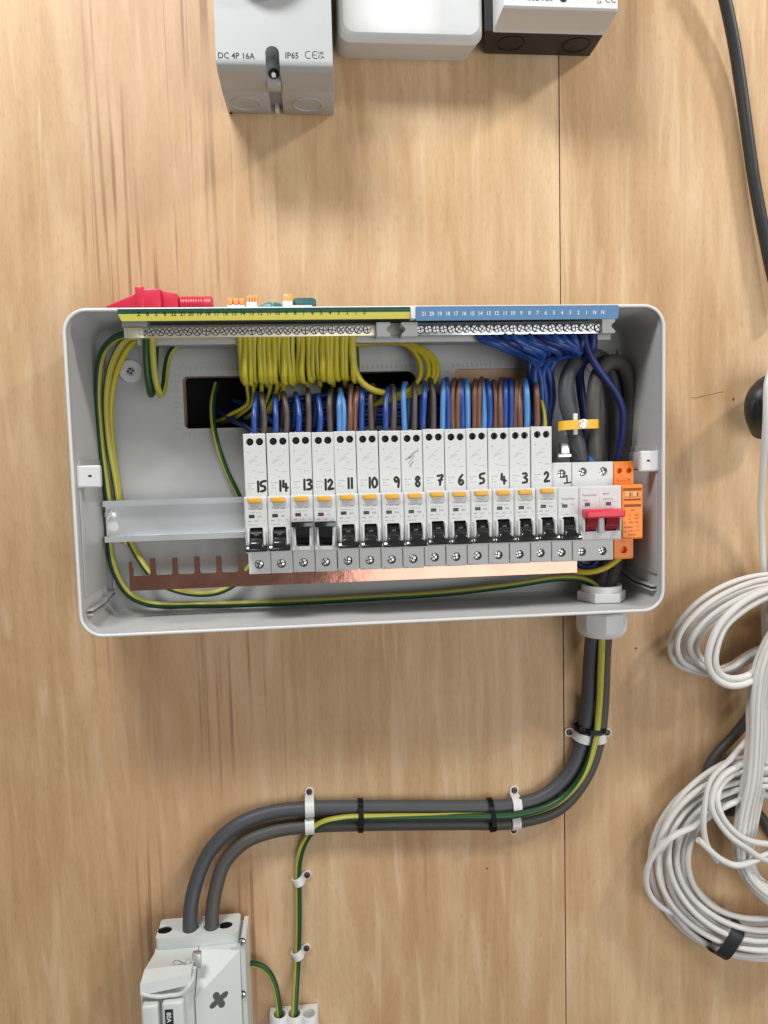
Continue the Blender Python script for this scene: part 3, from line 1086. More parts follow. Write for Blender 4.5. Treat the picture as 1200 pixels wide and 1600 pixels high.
def bow(x0, x1, zc, flip):
    z0, z1 = zc - 5.6, zc + 5.6
    lp = []
    if flip:   # notch on the left
        lp = [(x1, z0), (x1, z1), (x0, z1)] + [(x0 + 3.2 * math.sin(math.pi * k / 8), z1 - 2 - (z1 - z0 - 4) * k / 8) for k in range(9)] + [(x0, z0)]
    else:
        lp = [(x0, z1), (x0, z0), (x1, z0)] + [(x1 - 3.2 * math.sin(math.pi * k / 8), z0 + 2 + (z1 - z0 - 4) * k / 8) for k in range(9)] + [(x1, z1)]
    return lp


MB().plate(bow(53, 64, 101.2, False), [], 45, 60).build('end_clip', M['white'], eb, EORG)
# number strip: green half and yellow half, numerals straddling the border
ZM = 111.6
xsa, xsb = PX(184, 490, 78), PX(641, 488, 78)
st = MB().poly8([(xsa, 78.2, 115.2), (xsb, 78.2, 115.2), (xsb, 77.2, ZM), (xsa, 77.2, ZM)], [(xsa, 76.8, 115.2), (xsb, 76.8, 115.2), (xsb, 75.8, ZM), (xsa, 75.8, ZM)]).build('green_strip', M['glabel'], eb, EORG)
mb = MB().poly8([(xsa, 77.2, ZM - .01), (xsb, 77.2, ZM - .01), (xsb, 76.2, 106.6), (xsa + 2, 76.2, 106.6)], [(xsa, 75.8, ZM - .01), (xsb, 75.8, ZM - .01), (xsb, 74.8, 106.6), (xsa + 2, 74.8, 106.6)]).build('yellow_strip', M['ylabel'], eb, EORG)
MB().box(xsb + .3, xsb + 4, 70, 78.4, 106.2, 115.0, .3).build('strip_end', M['white'], eb, EORG)
mb = MB()
labs = ['Z', '6', '5', '8'] + [str(k) for k in range(22, 0, -1)] + ['E']
for k, s_ in enumerate(labs):
    u = 217 + k * (570 - 217) / 26
    x = PX(u, 493, 77.3)
    put_text(mb, s_, x, ZM - 1.5, 4.3, 0, 'c', .95, slope=lambda z: 77.3 + (z - ZM) * .26)
mb.build('numerals', M['ink'], eb, EORG)

NORG = (160, 47, 97)
nx = [PX(657 + (935 - 657) * k / 23, 513, 57) for k in range(24)]
nb = bar('neutral_terminal_bar', 'neutral terminal bar below the blue number strip', nx, 102.0, 84, 241, M['steel'], None, NORG)
MB().plate(bow(73, 86, 101.2, True), [], 45, 60).build('end_clip', M['white'], nb, NORG)
MB().plate(bow(239.5, 250.5, 102.2, False), [], 45, 60).build('end_clip', M['white'], nb, NORG)
lp = rrect(PX(649, 488, 78), PX(967, 488, 78), 105.0, 115.4, 1.5)
MB().loft([[(x, 75.0 + (z - 105.4) * .2, z) for x, z in lp], [(x, 76.4 + (z - 105.4) * .2, z) for x, z in lp]]).build('blue_strip', M['blabel'], nb, NORG)
mb = MB()
labs = [str(k) for k in range(21, 0, -1)] + ['N', 'N']
for k, s_ in enumerate(labs):
    u = 662 + k * (942 - 662) / 22
    x = PX(u, 491, 77.5)
    put_text(mb, s_, x, 108.6, 4.2, 0, 'c', .9, slope=lambda z: 76.45 + (z - 105.4) * .2)
mb.build('numerals', M['wink'], nb, NORG)


# ------------------------------------------------------------------ wires
def wire(name, label, cat, pts, r, mats, group=None, n=10, **kw):
    mb = MB().tube([P(*p) for p in pts], r, n, **kw)
    o = mb.build(name, mats, None, P(*pts[0]), P(*pts[0]), angle=60)
    return tag(o, label, cat, group)


GY = [M['green'], M['yellow2']]
wire('earth_wire', 'green and yellow earth wire running down the left wall and along the enclosure floor', 'wire',
     [(208, 520, 46), (182, 527, 40), (160, 552, 26), (153, 605, 18), (157, 680, 13), (166, 760, 11), (172, 810, 9.5), (171, 850, 10), (179, 892, 12), (201, 928, 13),
      (232, 943, 13), (310, 945, 13), (430, 942, 15), (560, 935, 17), (700, 926, 20), (800, 914, 22), (875, 903, 25), (912, 906, 29), (936, 921, 34), (943, 945, 36), (943, 975, 36)],
     3.1, GY, n=12, stripe=.30, phase=1.75, twist=-.0004)
wire('earth_wire', 'green and yellow earth wire ducking behind the busbar at lower left', 'wire',
     [(214, 522, 44), (194, 533, 38), (174, 570, 26), (166, 620, 19), (170, 690, 14), (180, 750, 11), (188, 800, 9), (203, 845, 9), (220, 876, 12), (238, 900, 20), (262, 917, 20),
      (300, 927, 16), (340, 925, 14), (372, 908, 12), (395, 880, 12)],
     2.9, GY, n=12, stripe=.42, phase=1.2, twist=.002)
wire('earth_wire', 'thin olive earth wire between the two thicker ones at the left wall', 'wire',
     [(222, 524, 40), (200, 545, 32), (181, 585, 20), (173, 640, 14), (176, 700, 10), (184, 760, 9), (190, 815, 8.5), (196, 850, 8)],
     2.4, [M['olive'], M['yellow']], n=12, stripe=.4, phase=.6)
wire('earth_wire', 'dark green earth wire hanging straight from the left end of the earth bar', 'wire',
     [(228, 526, 51), (228, 555, 46), (231, 592, 42), (236, 616, 36), (240, 600, 26), (242, 560, 16), (243, 535, 12)], 3.0, GY, n=12, stripe=.22, phase=-1.5)
wire('earth_wire', 'yellow earth wire looping up again beside the dark green one', 'wire',
     [(238, 526, 51), (239, 555, 46), (243, 592, 42), (251, 617, 36), (257, 600, 27), (259, 578, 20), (266, 552, 14), (282, 535, 12)], 2.7, GY, n=12, stripe=.62, phase=.2)
wire('earth_wire', 'green and yellow earth wire from the left knock-out hole to breaker 15', 'wire',
     [(338, 600, -16), (332, 630, 0), (334, 668, 10), (343, 705, 14), (356, 740, 14), (370, 768, 12), (384, 800, 10)], 2.5, GY, n=12, stripe=.42, phase=-1.2, twist=-.006)
# the combed yellow loops
NB = 24
for k in range(NB):
    x = 374 + (549 - 374) * k / (NB - 1) + random.uniform(-1.5, 1.5)
    j = random.uniform(-2.5, 2.5)
    low = 598 + random.uniform(-4, 4) - (4 if k > 12 else 0)
    dz = random.uniform(-3, 3)
    wire('earth_wire', 'yellow earth wire loop, %s from the left in the combed bundle under the earth bar' % words(k), 'wire',
         [(x, 526, 51), (x + random.uniform(-1, 1), 548, 51 + dz * .6), (x + 1 + j * .6 + random.uniform(-1, 1), low - 26, 50 + dz), (x + 2 + j, low - 5, 46 + dz), (x + 6 + j, low - 3, 34), (x + 8, low - 22, 26), (x + 8, 560, 19), (x + 6, 532, 14)],
         random.uniform(2.4, 2.65), [M['olive'], M['yellow']], 'combed earth wires', stripe=random.uniform(.38, .6), phase=random.uniform(-.7, .7), twist=random.uniform(-.012, .012))
for k in range(8):
    x = 382 + (545 - 382) * (k + .5) / 8 + random.uniform(-3, 3)
    wire('earth_wire', 'shadowed earth wire behind the combed loops, %s from the left' % words(k), 'wire',
         [(x, 530, 30), (x + 2, 560, 29), (x + 3, 590, 27), (x + 4, 603, 20), (x + 4, 592, 12), (x + 3, 560, 9)], 2.2, [M['olive'], M['yellow']],
         'inner row of earth wires', stripe=.5, phase=random.uniform(-1, 1))
for k, (xa, xb, xc) in enumerate(((386, 388, 352), (396, 394, 366), (408, 405, 384), (422, 415, 398), (432, 424, 404), (442, 430, 410))):
    wire('earth_wire', 'olive earth wire dropping from the bundle into the left knock-out hole, %s from left' % words(k), 'wire',
         [(xa, 585, 24), (xa + 1, 606, 20), (xb, 630, 14), (xc + 8, 648, 4), (xc - 6, 656, -16), (xc - 20, 660, -40)], 2.0, [M['olive'], M['yellow']],
         'earth wires entering the hole', stripe=.4, phase=random.uniform(-1.4, .4))
wire('earth_wire', 'bright yellow earth wire curving right, last of the combed bundle', 'wire',
     [(551, 526, 51), (552, 552, 50), (555, 578, 48), (567, 599, 45), (585, 610, 41), (602, 614, 35), (622, 617, 24)], 2.6, [M['olive'], M['yellow']], stripe=.7, phase=.0)
for k, (dx, dy) in enumerate(((0, 0), (12, 4), (20, 0), (26, 6))):
    wire('earth_wire', 'yellow earth wire in the round loops right of the combed bundle, %s from inside' % words(k), 'wire',
         [(556, 536 + k, 16), (600, 534 + k * .5, 17), (636 + dx * .6, 540 + dy * .3, 19), (654 + dx, 562, 24), (657 + dx, 585, 28), (648 + dx * .9, 603 + dy * .4, 31), (628 + dx * .7, 614 + dy * .5, 30), (604 + dx * .6, 620 + dy * .5, 24), (586, 632, 14)],
         2.3, [M['olive'], M['yellow']], 'round earth loops', stripe=.5, phase=random.uniform(-.9, .3))
# blue and brown wires rising out of the breakers
tops = [('blue', 397), ('greyb', 413), ('blue', 431), ('greyb', 448), ('blue', 467), ('greyb', 482), ('blue', 500), ('greyb', 516), ('lblue', 530), ('lblue', 538),
        ('brown', 547), ('brown', 554.5), ('blue', 566), ('greyb', 580), ('blue', 602), ('greyb', 615), ('lblue', 632), ('greyb', 648), ('blue', 662), ('greyb', 678),
        ('lblue', 692), ('blue', 700), ('brown', 708), ('brown', 716), ('blue', 722), ('lblue', 731), ('brown', 741), ('brown', 749), ('lblue', 757), ('blue', 765),
        ('brown', 774), ('brown', 782), ('blue', 790), ('blue', 798), ('brown', 806), ('brown', 813), ('lblue', 823), ('brown', 839)]
cname = {'blue': 'blue', 'lblue': 'light blue', 'brown': 'brown', 'greyb': 'grey-brown'}
for k, (c, u) in enumerate(tops):
    prog = (u - 397) / 440
    yt = 618 - 20 * min(1, max(0, (u - 440) / 250)) + random.uniform(-2, 2) - (3 if u > 690 else 0)
    yb = 690 - 6 * prog
    dx = random.uniform(-3.5, 3.5)
    lean = random.uniform(-4, 4) if u < 690 else random.uniform(-1.5, 1.5)
    yt += random.uniform(-6, 5) if u < 690 else random.uniform(-3, 2)
    thick = 2.6 if u > 815 else 2.3
    lab = '%s wire rising from the breaker tops, %s of all from the left' % (cname[c], words(k) if k < 24 else None) if k < 24 else \
        '%s wire rising from the breaker tops, %s of all from the right' % (cname[c], words(len(tops) - 1 - k))
    wire('breaker_wire', lab, 'wire',
         [(u + dx * .4, yb, 44), (u + random.uniform(-1, 1), 655, 45 + random.uniform(-2, 2)), (u + lean * .5, yt + 18, 42 + random.uniform(-3, 2)), (u + lean + dx, yt, 33), (u + dx * 1.5, yt + 4, 22), (u + dx * 2, yt + 28, 14), (u + dx * 2 - 2, 668, 10)],
         thick, M[c], 'wires rising from the breakers', n=9)
wire('breaker_wire', 'thin ochre wire at the right end of the wires above breaker 2', 'wire',
     [(851, 690, 40), (852, 660, 40), (849, 638, 37), (843, 618, 30), (838, 612, 20)], 1.7, M['yellow'], n=8)
# dark blue runs lying behind them
for k in range(9):
    y = 612 + 6.4 * k
    xr = 700 - 4 * k + random.uniform(-6, 20)
    wire('neutral_wire', 'dark blue wire lying across behind the breaker wires, %s from the top' % words(k), 'wire',
         [(xr, y + 12, 7), (640, y + random.uniform(-3, 3), 10), (570, y + random.uniform(-3, 3), 11), (500, y + 8 + random.uniform(-3, 3), 10), (440, y + 18 - k * 2, 8), (400, 655 - k, 2), (372, 652 - k, -18), (350, 648 - k, -40)],
         2.3, M['dblue'] if k % 3 else M['blue'], 'dark blue runs behind the breaker wires', n=8)
for k, (a, b) in enumerate(((352, 652), (372, 662), (388, 640))):
    wire('neutral_wire', 'blue wire leaving the left knock-out hole, %s from the left' % words(k), 'wire',
         [(a - 22, b - 14, -30), (a, b - 4, -4), (a + 18, b + 8, 10), (a + 40, b + 20, 16), (a + 48, 700, 20)], 2.4, M['blue' if k == 2 else 'dblue'], 'blue wires leaving the hole', n=8)
# neutral bundle sweeping down from the neutral bar
NN = 13
for k in range(NN):
    u = 746 + 13.2 * k + random.uniform(-2, 2)
    ex_ = 842 + 14 * math.sin(k * 2.4)
    ed = 22 + 11 * math.cos(k * 2.4)
    f_ = min(u + 52, 912)
    q = random.uniform(-2.5, 2.5)
    wire('neutral_wire', 'blue wire sweeping down from the neutral bar, %s from the left' % words(k), 'wire',
         [(u, 520, 50), (u + 5, 530, 53 + q), (u * .5 + f_ * .5, 538 + q, 54 - q), (f_ - 6, 547 + q, 50), (f_ * .8 + ex_ * .2, 553 + q, 40),
          (f_ * .35 + ex_ * .65, 560 + 4 * math.sin(k * 2.1), 33), (ex_ + 2 + q, 582, 30 + 6 * math.cos(k * 2.4)), (ex_ + 6 + q, 620, ed), (ex_ + 4 - q, 655, ed - 4), (ex_ - 2, 695, ed - 8)],
         3.05, M[('blue', 'blue', 'dblue', 'blue', 'lblue2')[k % 5]], 'neutral wires under the neutral bar', n=10)
wire('neutral_wire', 'thick dark blue wire from the neutral bar down to the orange module', 'wire',
     [(913, 524, 52), (917, 542, 52), (928, 566, 52), (945, 590, 51), (962, 613, 48), (973, 642, 44), (972, 680, 38), (965, 720, 32), (962, 740, 28)], 3.2, M['dblue'], n=12)
wire('neutral_wire', 'short dark blue wire at the right end of the neutral bar', 'wire',
     [(926, 524, 50), (926, 540, 50), (918, 556, 44), (906, 578, 30), (908, 612, 20), (913, 650, 18), (916, 700, 20), (918, 740, 24)], 4.0, M['dblue'], n=12)
# meter tails inside
wire('grey_tail', 'dark grey cable arching left behind the yellow clamp into the red switch', 'cable',
     [(908, 742, 38), (905, 705, 46), (894, 662, 47), (884, 622, 45), (888, 585, 41), (905, 562, 36), (930, 556, 28), (952, 572, 19), (962, 620, 13), (962, 700, 11), (956, 800, 13), (948, 880, 20), (932, 935, 34), (930, 955, 36)],
     6.4, M['greycab'], n=16)
wire('grey_tail', 'warm grey cable arching right above the orange module into the red switch', 'cable',
     [(930, 742, 38), (929, 705, 46), (927, 655, 47), (928, 615, 45), (934, 586, 42), (952, 566, 38), (973, 570, 31), (984, 600, 24), (984, 660, 18), (978, 760, 14), (970, 850, 18), (952, 920, 32), (950, 950, 36)],
     6.3, M['greycab2'], n=16)
for (u, v, m, lb) in ((927, 712, 'bluetape', 'blue'), (901, 712, 'blackm', 'black')):
    x, d, z = P(u, v, 45.5)
    o = MB().tube([(x, d, z + 6), (x + .3, d - 1, z - 4), (x + .6, d - 4, z - 11)], 5.3 if lb == 'blue' else 5.6, 14).build('cable_core', M[m], None, (x, d, z), (x, d, z))
    tag(o, '%s inner core at the stripped cable end just above the red switch' % lb, 'cable core')
wire('earth_wire', 'yellow earth wire curving from under the orange module to the busbar end', 'wire',
     [(968, 872, 40), (958, 880, 40), (942, 889, 40), (922, 894, 38), (902, 893, 32), (884, 886, 24), (870, 880, 16)], 2.5, [M['olive'], M['yellow']], stripe=.65, phase=-.3)
wire('neutral_wire', 'dark blue wire just below the red switch', 'wire',
     [(900, 878, 22), (912, 886, 24), (926, 884, 26), (936, 870, 26)], 3.0, M['dblue'], n=10)
# yellow cable clamp
cx, cd, cz = P(908, 663, 56)
cl = thing('cable_clamp', 'yellow clamp bar with a screw, across the two grey cables', 'clamp', (cx, cd, cz))
mb = MB()
path = [(PX(876, 666, 56), 52, PZ(876, 666, 56)), (PX(879, 665, 57), 55.5, PZ(879, 665, 57)), (PX(908, 663, 57), 56.5, PZ(908, 663, 57)), (PX(934, 662, 57), 55.5, PZ(934, 662, 57)), (PX(938, 662, 57), 51, PZ(938, 662, 57))]
mb.strap(smooth_path(path, 2), (0, 0, 1), 7.6, 1.6)
mb.build('clamp_bar', M['yclamp'], cl, (cx, cd, cz))
get_screw('big', cl, (PX(911, 662, 57), 57, PZ(911, 662, 57)), 'clamp_screw', None, (cx, cd, cz)).scale = (.8, 1, .8)
MB().box(cx - 6, cx - 2.5, 30, 55, cz - 8.4, cz + 9.2, .4).build('clamp_post', M['white'], cl, (cx, cd, cz))
x, d, z = P(882, 703, 46)
tag(MB().box(x - 3, x + 5, d - 6, d, z - 5, z + 6, .8).box(x - 6, x + 7, d - 6, d + 1, z - 6.2, z - 2.8, .6).build('metal_lug', M['steel'], None, (x, d, z), (x, d, z)),
    'small bright metal lug beside the cable end above breaker 1', 'lug')

# ------------------------------------------------------------------ tails below the enclosure
tailA = [(929, 955, 36), (926, 990, 34), (922, 1040, 22), (918, 1100, 12), (909, 1160, 8), (890, 1206, 8), (852, 1242, 8), (800, 1258, 8), (720, 1261, 8), (600, 1261, 8), (480, 1263, 8), (420, 1270, 9),
         (368, 1291, 12), (328, 1330, 16), (306, 1380, 21), (298, 1420, 25), (297, 1452, 27), (297, 1475, 27)]
tailB = [(950, 955, 36), (946, 990, 34), (943, 1040, 22), (941, 1100, 11), (933, 1165, 7.5), (914, 1215, 7.5), (874, 1262, 7.5), (806, 1284, 7.5), (720, 1286, 7.5), (600, 1287, 7.5), (480, 1291, 7.5), (425, 1299, 9),
         (382, 1316, 12), (351, 1348, 16), (337, 1390, 21), (332, 1425, 25), (331, 1452, 27), (331, 1475, 27)]
wire('grey_tail', 'outer dark grey cable from the gland, sweeping round to the service fuse', 'cable', tailA, 6.4, M['greycab'], n=18)
wire('grey_tail', 'inner brownish grey cable running below the dark grey one to the service fuse', 'cable', tailB, 6.2, M['greycab2'], n=18)
wire('earth_wire', 'green and yellow earth wire strapped over the grey cables, down to the terminal block', 'wire',
     [(941, 955, 40), (940, 1000, 40), (938, 1050, 30), (935, 1110, 19), (929, 1160, 17), (910, 1212, 17), (872, 1252, 17), (812, 1272, 17), (700, 1276, 17), (600, 1277, 17), (535, 1279, 16), (500, 1288, 13),
      (478, 1312, 7), (467, 1345, 4.5), (466, 1400, 4), (466, 1450, 4), (464, 1510, 5), (461, 1560, 13), (460, 1585, 18), (460, 1600, 18)], 3.3, GY, n=14, stripe=.47, keys=[(0, .2), (.2, .5), (.3, 1.5), (.4, 2.5), (.5, 3.7), (.62, 4.35), (.72, 4.7), (1, 4.8)])
wire('earth_wire', 'short green and yellow earth wire from the service fuse to the terminal block', 'wire',
     [(378, 1510, 10), (396, 1506, 10), (415, 1514, 11), (428, 1535, 14), (434, 1560, 17), (437, 1585, 18), (438, 1600, 18)], 2.9, GY, n=12, stripe=.45, phase=-1.3)


# clips and ties
def saddle(label, u, v, ang, r, cd, tab=True, wdt=8.2, drop=0):
    """band over a cable at pixel (u, v); ang = direction (deg, 0 = right, 90 = up) of the screw tab"""
    c = P(u, v, cd)
    c = (c[0], 0, c[2])
    s = Vector((math.cos(math.radians(ang)), 0, math.sin(math.radians(ang))))
    ax = Vector((-s.z, 0, s.x))
    root = thing('cable_clip', label, 'clip', c, 'white cable clips')
    path = []
    R_ = r + .9
    if tab: path += [(R_ + 5.2, .8), (R_ + 1.2, .8)]
    else: path += [(R_ + .3, .8)]
    for k in range(9):
        a = math.pi * k / 8
        path.append((R_ * math.cos(a), cd + R_ * math.sin(a) if 1 else 0))
    path.append((-R_, .8))
    pts = [Vector(c) + s * a + Vector((0, d, 0)) for a, d in path]
    mb = MB().strap([tuple(p) for p in pts], tuple(ax), wdt, 1.3)
    if tab:
        e = Vector(c) + s * (R_ + 4.6)
        mb.lathe((e.x, .2, e.z), (0, 1, 0), [(wdt / 2 + .1, 0), (wdt / 2 + .1, 1.6)], 18)
    mb.build('band', M['white'], root, c)
    if tab:
        e = Vector(c) + s * (R_ + 4.6)
        get_screw('wood', root, (e.x, 1.7, e.z), 'screw', None, c).scale = (.7, 1, .7)
    return root


saddle('white clip, screw on top, over the upper grey cable where the earth wire bends', 484, 1262, 90, 6.6, 8)
saddle('white clip without visible screw, on the lower grey cable where the earth wire bends', 484, 1290, -90, 6.4, 7.5, tab=False)
saddle('white clip with its screw on top, over the upper grey cable near the board joint', 806, 1259, 88, 6.6, 8)
saddle('white clip with its screw below, over the lower grey cable near the board joint', 805, 1283, -90, 6.4, 7.5, tab=True)
saddle('white clip with its screw on the left, over the vertical cables below the gland', 912, 1152, 165, 6.6, 8)
saddle('white clip with its screw on the right, over the vertical cables below the gland', 934, 1152, 8, 6.3, 7.5)
saddle('white clip on the thin earth wire, upper one of the two', 466, 1376, 22, 3.4, 4.2, wdt=7.6)
saddle('white clip on the thin earth wire, lower one of the two', 465, 1491, 22, 3.4, 4.2, wdt=7.6)


def tie(label, ua, ub, ang, hw):
    """black tie round both cables; ua, ub = pixel centres of the two cables"""
    a, b = Vector(P(ua[0], ua[1], 8)), Vector(P(ub[0], ub[1], 8))
    s = (a - b).normalized()
    L = (a - b).length / 2
    c = (a + b) / 2
    ax = Vector((-s.z, 0, s.x))
    root = thing('cable_tie', label, 'cable tie', (c.x, c.y, c.z), 'black cable ties')
    R_ = 7.4
    path = []
    for k in range(11):
        t = math.pi * k / 10 - math.pi / 2
        path.append(c + s * (L + R_ * math.cos(t)) + Vector((0, R_ * math.sin(t), 0)))
    path.append(c + s * 3.8 + Vector((0, 12.6, 0)))
    path.append(c - s * 3.8 + Vector((0, 12.6, 0)))
    for k in range(11):
        t = math.pi * k / 10 + math.pi / 2
        path.append(c + s * (-L + R_ * math.cos(t)) + Vector((0, R_ * math.sin(t), 0)))
    MB().strap([tuple(p) for p in path], tuple(ax), 4.6, 1.3, True).build('strap', M['black'], root, (c.x, c.y, c.z))
    h = c + s * hw
    q = 3.6
    pts = [h + ax * q * i + s * q * j for i, j in ((-1, -1), (1, -1), (1, 1), (-1, 1))]
    d1, d0 = 15.2, 7
    MB().poly8([(p.x, d1, p.z) for p in pts], [(p.x, d0, p.z) for p in pts], .7).build('head', M['black'], root, (c.x, c.y, c.z))


tie('black cable tie round the horizontal cables, the left one', (563, 1261), (563, 1287), 90, 3)
tie('black cable tie round the horizontal cables, the right one near the board joint', (766, 1260), (768, 1286), 90, -9)
tie('black cable tie round the vertical cables just above a pair of clips', (910, 1137), (934, 1138), 0, 9)


# ------------------------------------------------------------------ boxes at the top
# grey isolator with lettering
def quadbox(mb, fr, bk, bev, mi=0):
    return mb.poly8(fr, bk, bev, mi)


IO = P(430, 120, 0)
iso = thing('isolator_switch', 'grey isolator switch box lettered DC 4P 16A with its bottom edge in view', 'isolator', IO)
zF = PZ(430, 105, 79)
xl, xr = PX(338, 105, 79), PX(520, 105, 79)
xl0, xr0 = PX(357, 179, 0), PX(522, 179, 0)
zB = PZ(430, 179, 0)
zM = PZ(430, 143, 44)
xlm, xrm = PX(347, 143, 44), PX(521.5, 143, 44)
top = zF + 150
xn = PX(426, 105, 79)
xn2 = PX(432, 165, 20)
mb = MB()
# lid: front plate with the screw slot open at its lower edge
def lid_prof(x, zf=0.0):
    k = (x - xl) / (xr - xl)
    return [(x, 79, top), (x, 79, zF + 5.8), (x, 79, zF + 5), (x, 78.6, zF + 2.6), (x, 77.4, zF + .9), (x, 75.2, zF - .2), (x, 72, zF - .9), (x + (xlm - xl) * (1 - k) + (xrm - xr) * k, 44, zM), (x + (xlm - xl) * (1 - k) + (xrm - xr) * k, 44, top)]


xa_, xb_ = xn - 5.2, xn + 5.2
mb.loft([lid_prof(xl), lid_prof(xl + .8), lid_prof(xa_)], mi=0)
mb.loft([lid_prof(xb_), lid_prof(xr)], mi=0)
arch = [(xb_, top), (xa_, top), (xa_, zF + 10)] + [(xn - 5.2 * math.cos(math.pi * k / 10), zF + 10 + 5.2 * math.sin(math.pi * k / 10)) for k in range(1, 10)] + [(xb_, zF + 10)]
mb.plate(arch, [], 60, 79)
mb.loft([[(x, 60.2, top), (x, 60.2, zF - 3.5), (x, 57, zF - 4.6), (x, 44, zM), (x, 44, top)] for x in (xa_ - .01, xb_ + .01)])
mb.build('lid', M['boxgrey'], iso, IO)
mb = MB()
mb.poly8([(xlm - .3, 43.6, zM - .4), (xn2 - 5, 43.6, zM - .4), (xn2 - 5, 43.6, top), (xlm - .3, 43.6, top)], [(xl0, 0.3, zB), (xn2 - 5, .3, zB), (xn2 - 5, .3, top), (xl0, .3, top)], .8)
mb.poly8([(xn2 + 5, 43.6, zM - .4), (xrm, 43.6, zM - .4), (xrm, 43.6, top), (xn2 + 5, 43.6, top)], [(xn2 + 5, 0.3, zB), (xr0, .3, zB), (xr0, .3, top), (xn2 + 5, .3, top)], .8)
mb.box(xn2 - 5.2, xn2 + 5.2, .5, 43, zB + 7, top, 0)
mb.build('base', M['boxgrey'], iso, IO)
MB().box(xn2 - 1.8, xn2 + 1.8, 1, 6, zB + .4, zB + 7.5, .3).build('fixing_post', M['offwhite'], iso, IO)
x, _, z = P(427, 117, 62)
MB().lathe((xn, 60.02, zF + 4.6), (0, 1, 0), [(4.2, 0), (4.2, .5)], 18).build('screw_well', M['blackm'], iso, IO)
MB().lathe((xn, 60.4, zF + 3.6), (0, .9, -.4), [(2.3, 0), (2.3, 2.0), (1.6, 2.8)], 16).build('lid_screw', M['steel'], iso, IO)
# knock-out rings on the sloping base underside
for u in (384, 481):
    c = Vector(P(u, 161, 22))
    a0, a1 = Vector((0, 43.6, zM - .4)), Vector((0, .3, zB))
    t = (a1 - a0).normalized()
    c = Vector((c.x, 22, a0.z + t.z / t.y * (22 - a0.y)))
    nrm = Vector((0, -t.z, t.y))
    if nrm.z > 0: nrm = -nrm
    mb = MB().lathe(tuple(c), tuple(nrm), [(13.2, -1.2), (13.2, .5), (12.6, 1.0), (11.5, 1.0), (10.8, -.2), (9.0, -.6)], 32)
    mb.build('knock_out', M['boxgrey'], iso, IO)
mb = MB()
mb2 = MB()
put_text(mb2, 'DC 4P 16A', PX(341, 90, 79), PZ(341, 91, 79.1), 6.2, 79.05, sx=.93)
put_text(mb, 'IP65', PX(446, 90, 79), PZ(446, 91, 79.1), 6.2, 79.05, sx=.95)
zt = PZ(480, 91, 79.1)
xc = PX(482, 90, 79)
for k, dx in enumerate((0, 5.2)):      # the two conformity-mark arcs
    pts = [(xc + dx + 2.3 * math.cos(math.radians(60 + 240 * q / 10)) * 1.0, zt + 2.5 + 2.6 * math.sin(math.radians(60 + 240 * q / 10))) for q in range(11)]
    mb.stroke(pts, .6, 79, .05)
    if k: mb.stroke([(xc + dx - 2.0, zt + 2.5), (xc + dx + .6, zt + 2.5)], .6, 79, .05)
put_text(mb, 'UK', PX(497, 90, 79), zt + 3.0, 3.0, 79.05, sx=1.15)
put_text(mb, 'CA', PX(497, 90, 79), zt + .1, 3.0, 79.05, sx=1.15)
mb2.build('rating_lettering', M['ink'], iso, IO)
mb.build('mark_lettering', M['ink'], iso, IO)
# rotary handle, its lower rim just at the frame edge
kx, kz = PX(414, -13, 84), PZ(414, -13, 84)
MB().lathe((kx, 79, kz + 29), (0, 1, 0), [(30, 0), (30, 3), (28, 6), (26.5, 12), (24, 13)], 40).build('rotary_handle', M['boxgrey'], iso, IO)
for (u, v) in ((361, 176), (508, 177)):
    x, _, z = P(u, v, 3)
    MB().lathe((x, 2, z + .6), (0, 0, -1), [(1.4, -1), (1.4, .9)], 10).build('drain_pip', M['blackm'], iso, IO)

# white blank box in the middle
WO = P(642, 60, 0)
wb = thing('junction_box', 'plain white junction box between the grey isolator and the black-based one', 'junction box', WO)
xa, xb = PX(530, 60, 40), PX(756, 60, 40)
za = PZ(640, 54, 40)
mb = MB()
rings_ = []
for (ins, d, zl) in ((-1.5, .3, PZ(640, 93, 0)), (-1.2, 6, PZ(640, 92, 2)), (0, 34, za - 3.5), (1.2, 38, za - 1.2), (3.5, 40.3, za + 1.5), (7, 41, za + 5)):
    lp = rrect(xa + ins, xb - ins - (4 if d < 10 else 0), zl, za + 170 - ins, 9, 6)
    rg = []
    for x, z in lp:
        # bottom edge bows down a little in the middle
        k = 1 - abs((x - (xa + xb) / 2) / ((xb - xa) / 2)) ** 2
        rg.append((x, d, z - (1.6 * k if z < za + 40 else 0)))
    rings_.append(rg)
mb.loft(rings_, True, True)
mb.build('cover', M['white'], wb, WO, angle=25)

# right isolator: white lid, black base
BO = P(850, 60, 0)
bi = thing('isolator_switch', 'isolator switch box with white lid and black base at the top right', 'isolator', BO)
z1b, z2b, z3b = PZ(860, 87, 0), PZ(860, 51, 36), PZ(860, 12, 70)
xA, xB = PX(757, 87, 0), PX(921, 87, 0)
xC, xD = PX(757, 50, 36), PX(944, 51, 36)
xE, xF = PX(786, 12, 70), PX(966, 12, 70)
tp_ = z3b + 160
mb = MB().poly8([(xC, 36, z2b), (xD, 36, z2b), (xD, 36, tp_), (xC, 36, tp_)], [(xA, .3, z1b), (xB, .3, z1b), (xB, .3, tp_), (xA, .3, tp_)], .8)
mb.build('base', M['blackm'], bi, BO)
for u in (798, 900):
    c = Vector(P(u, 70, 18))
    t = Vector((0, 36 - .3, z2b - z1b)).normalized()
    c = Vector((c.x, 18, z1b + (z2b - z1b) * (17.7 / 35.7)))
    nrm = Vector((0, -t.z, t.y))
    if nrm.z > 0: nrm = -nrm
    MB().lathe(tuple(c), tuple(nrm), [(12, -1.2), (12, .3), (11.3, .5), (10.6, .3), (10.2, -.3)], 30).build('knock_out', M['black'], bi, BO)
x = PX(848, 70, 18)
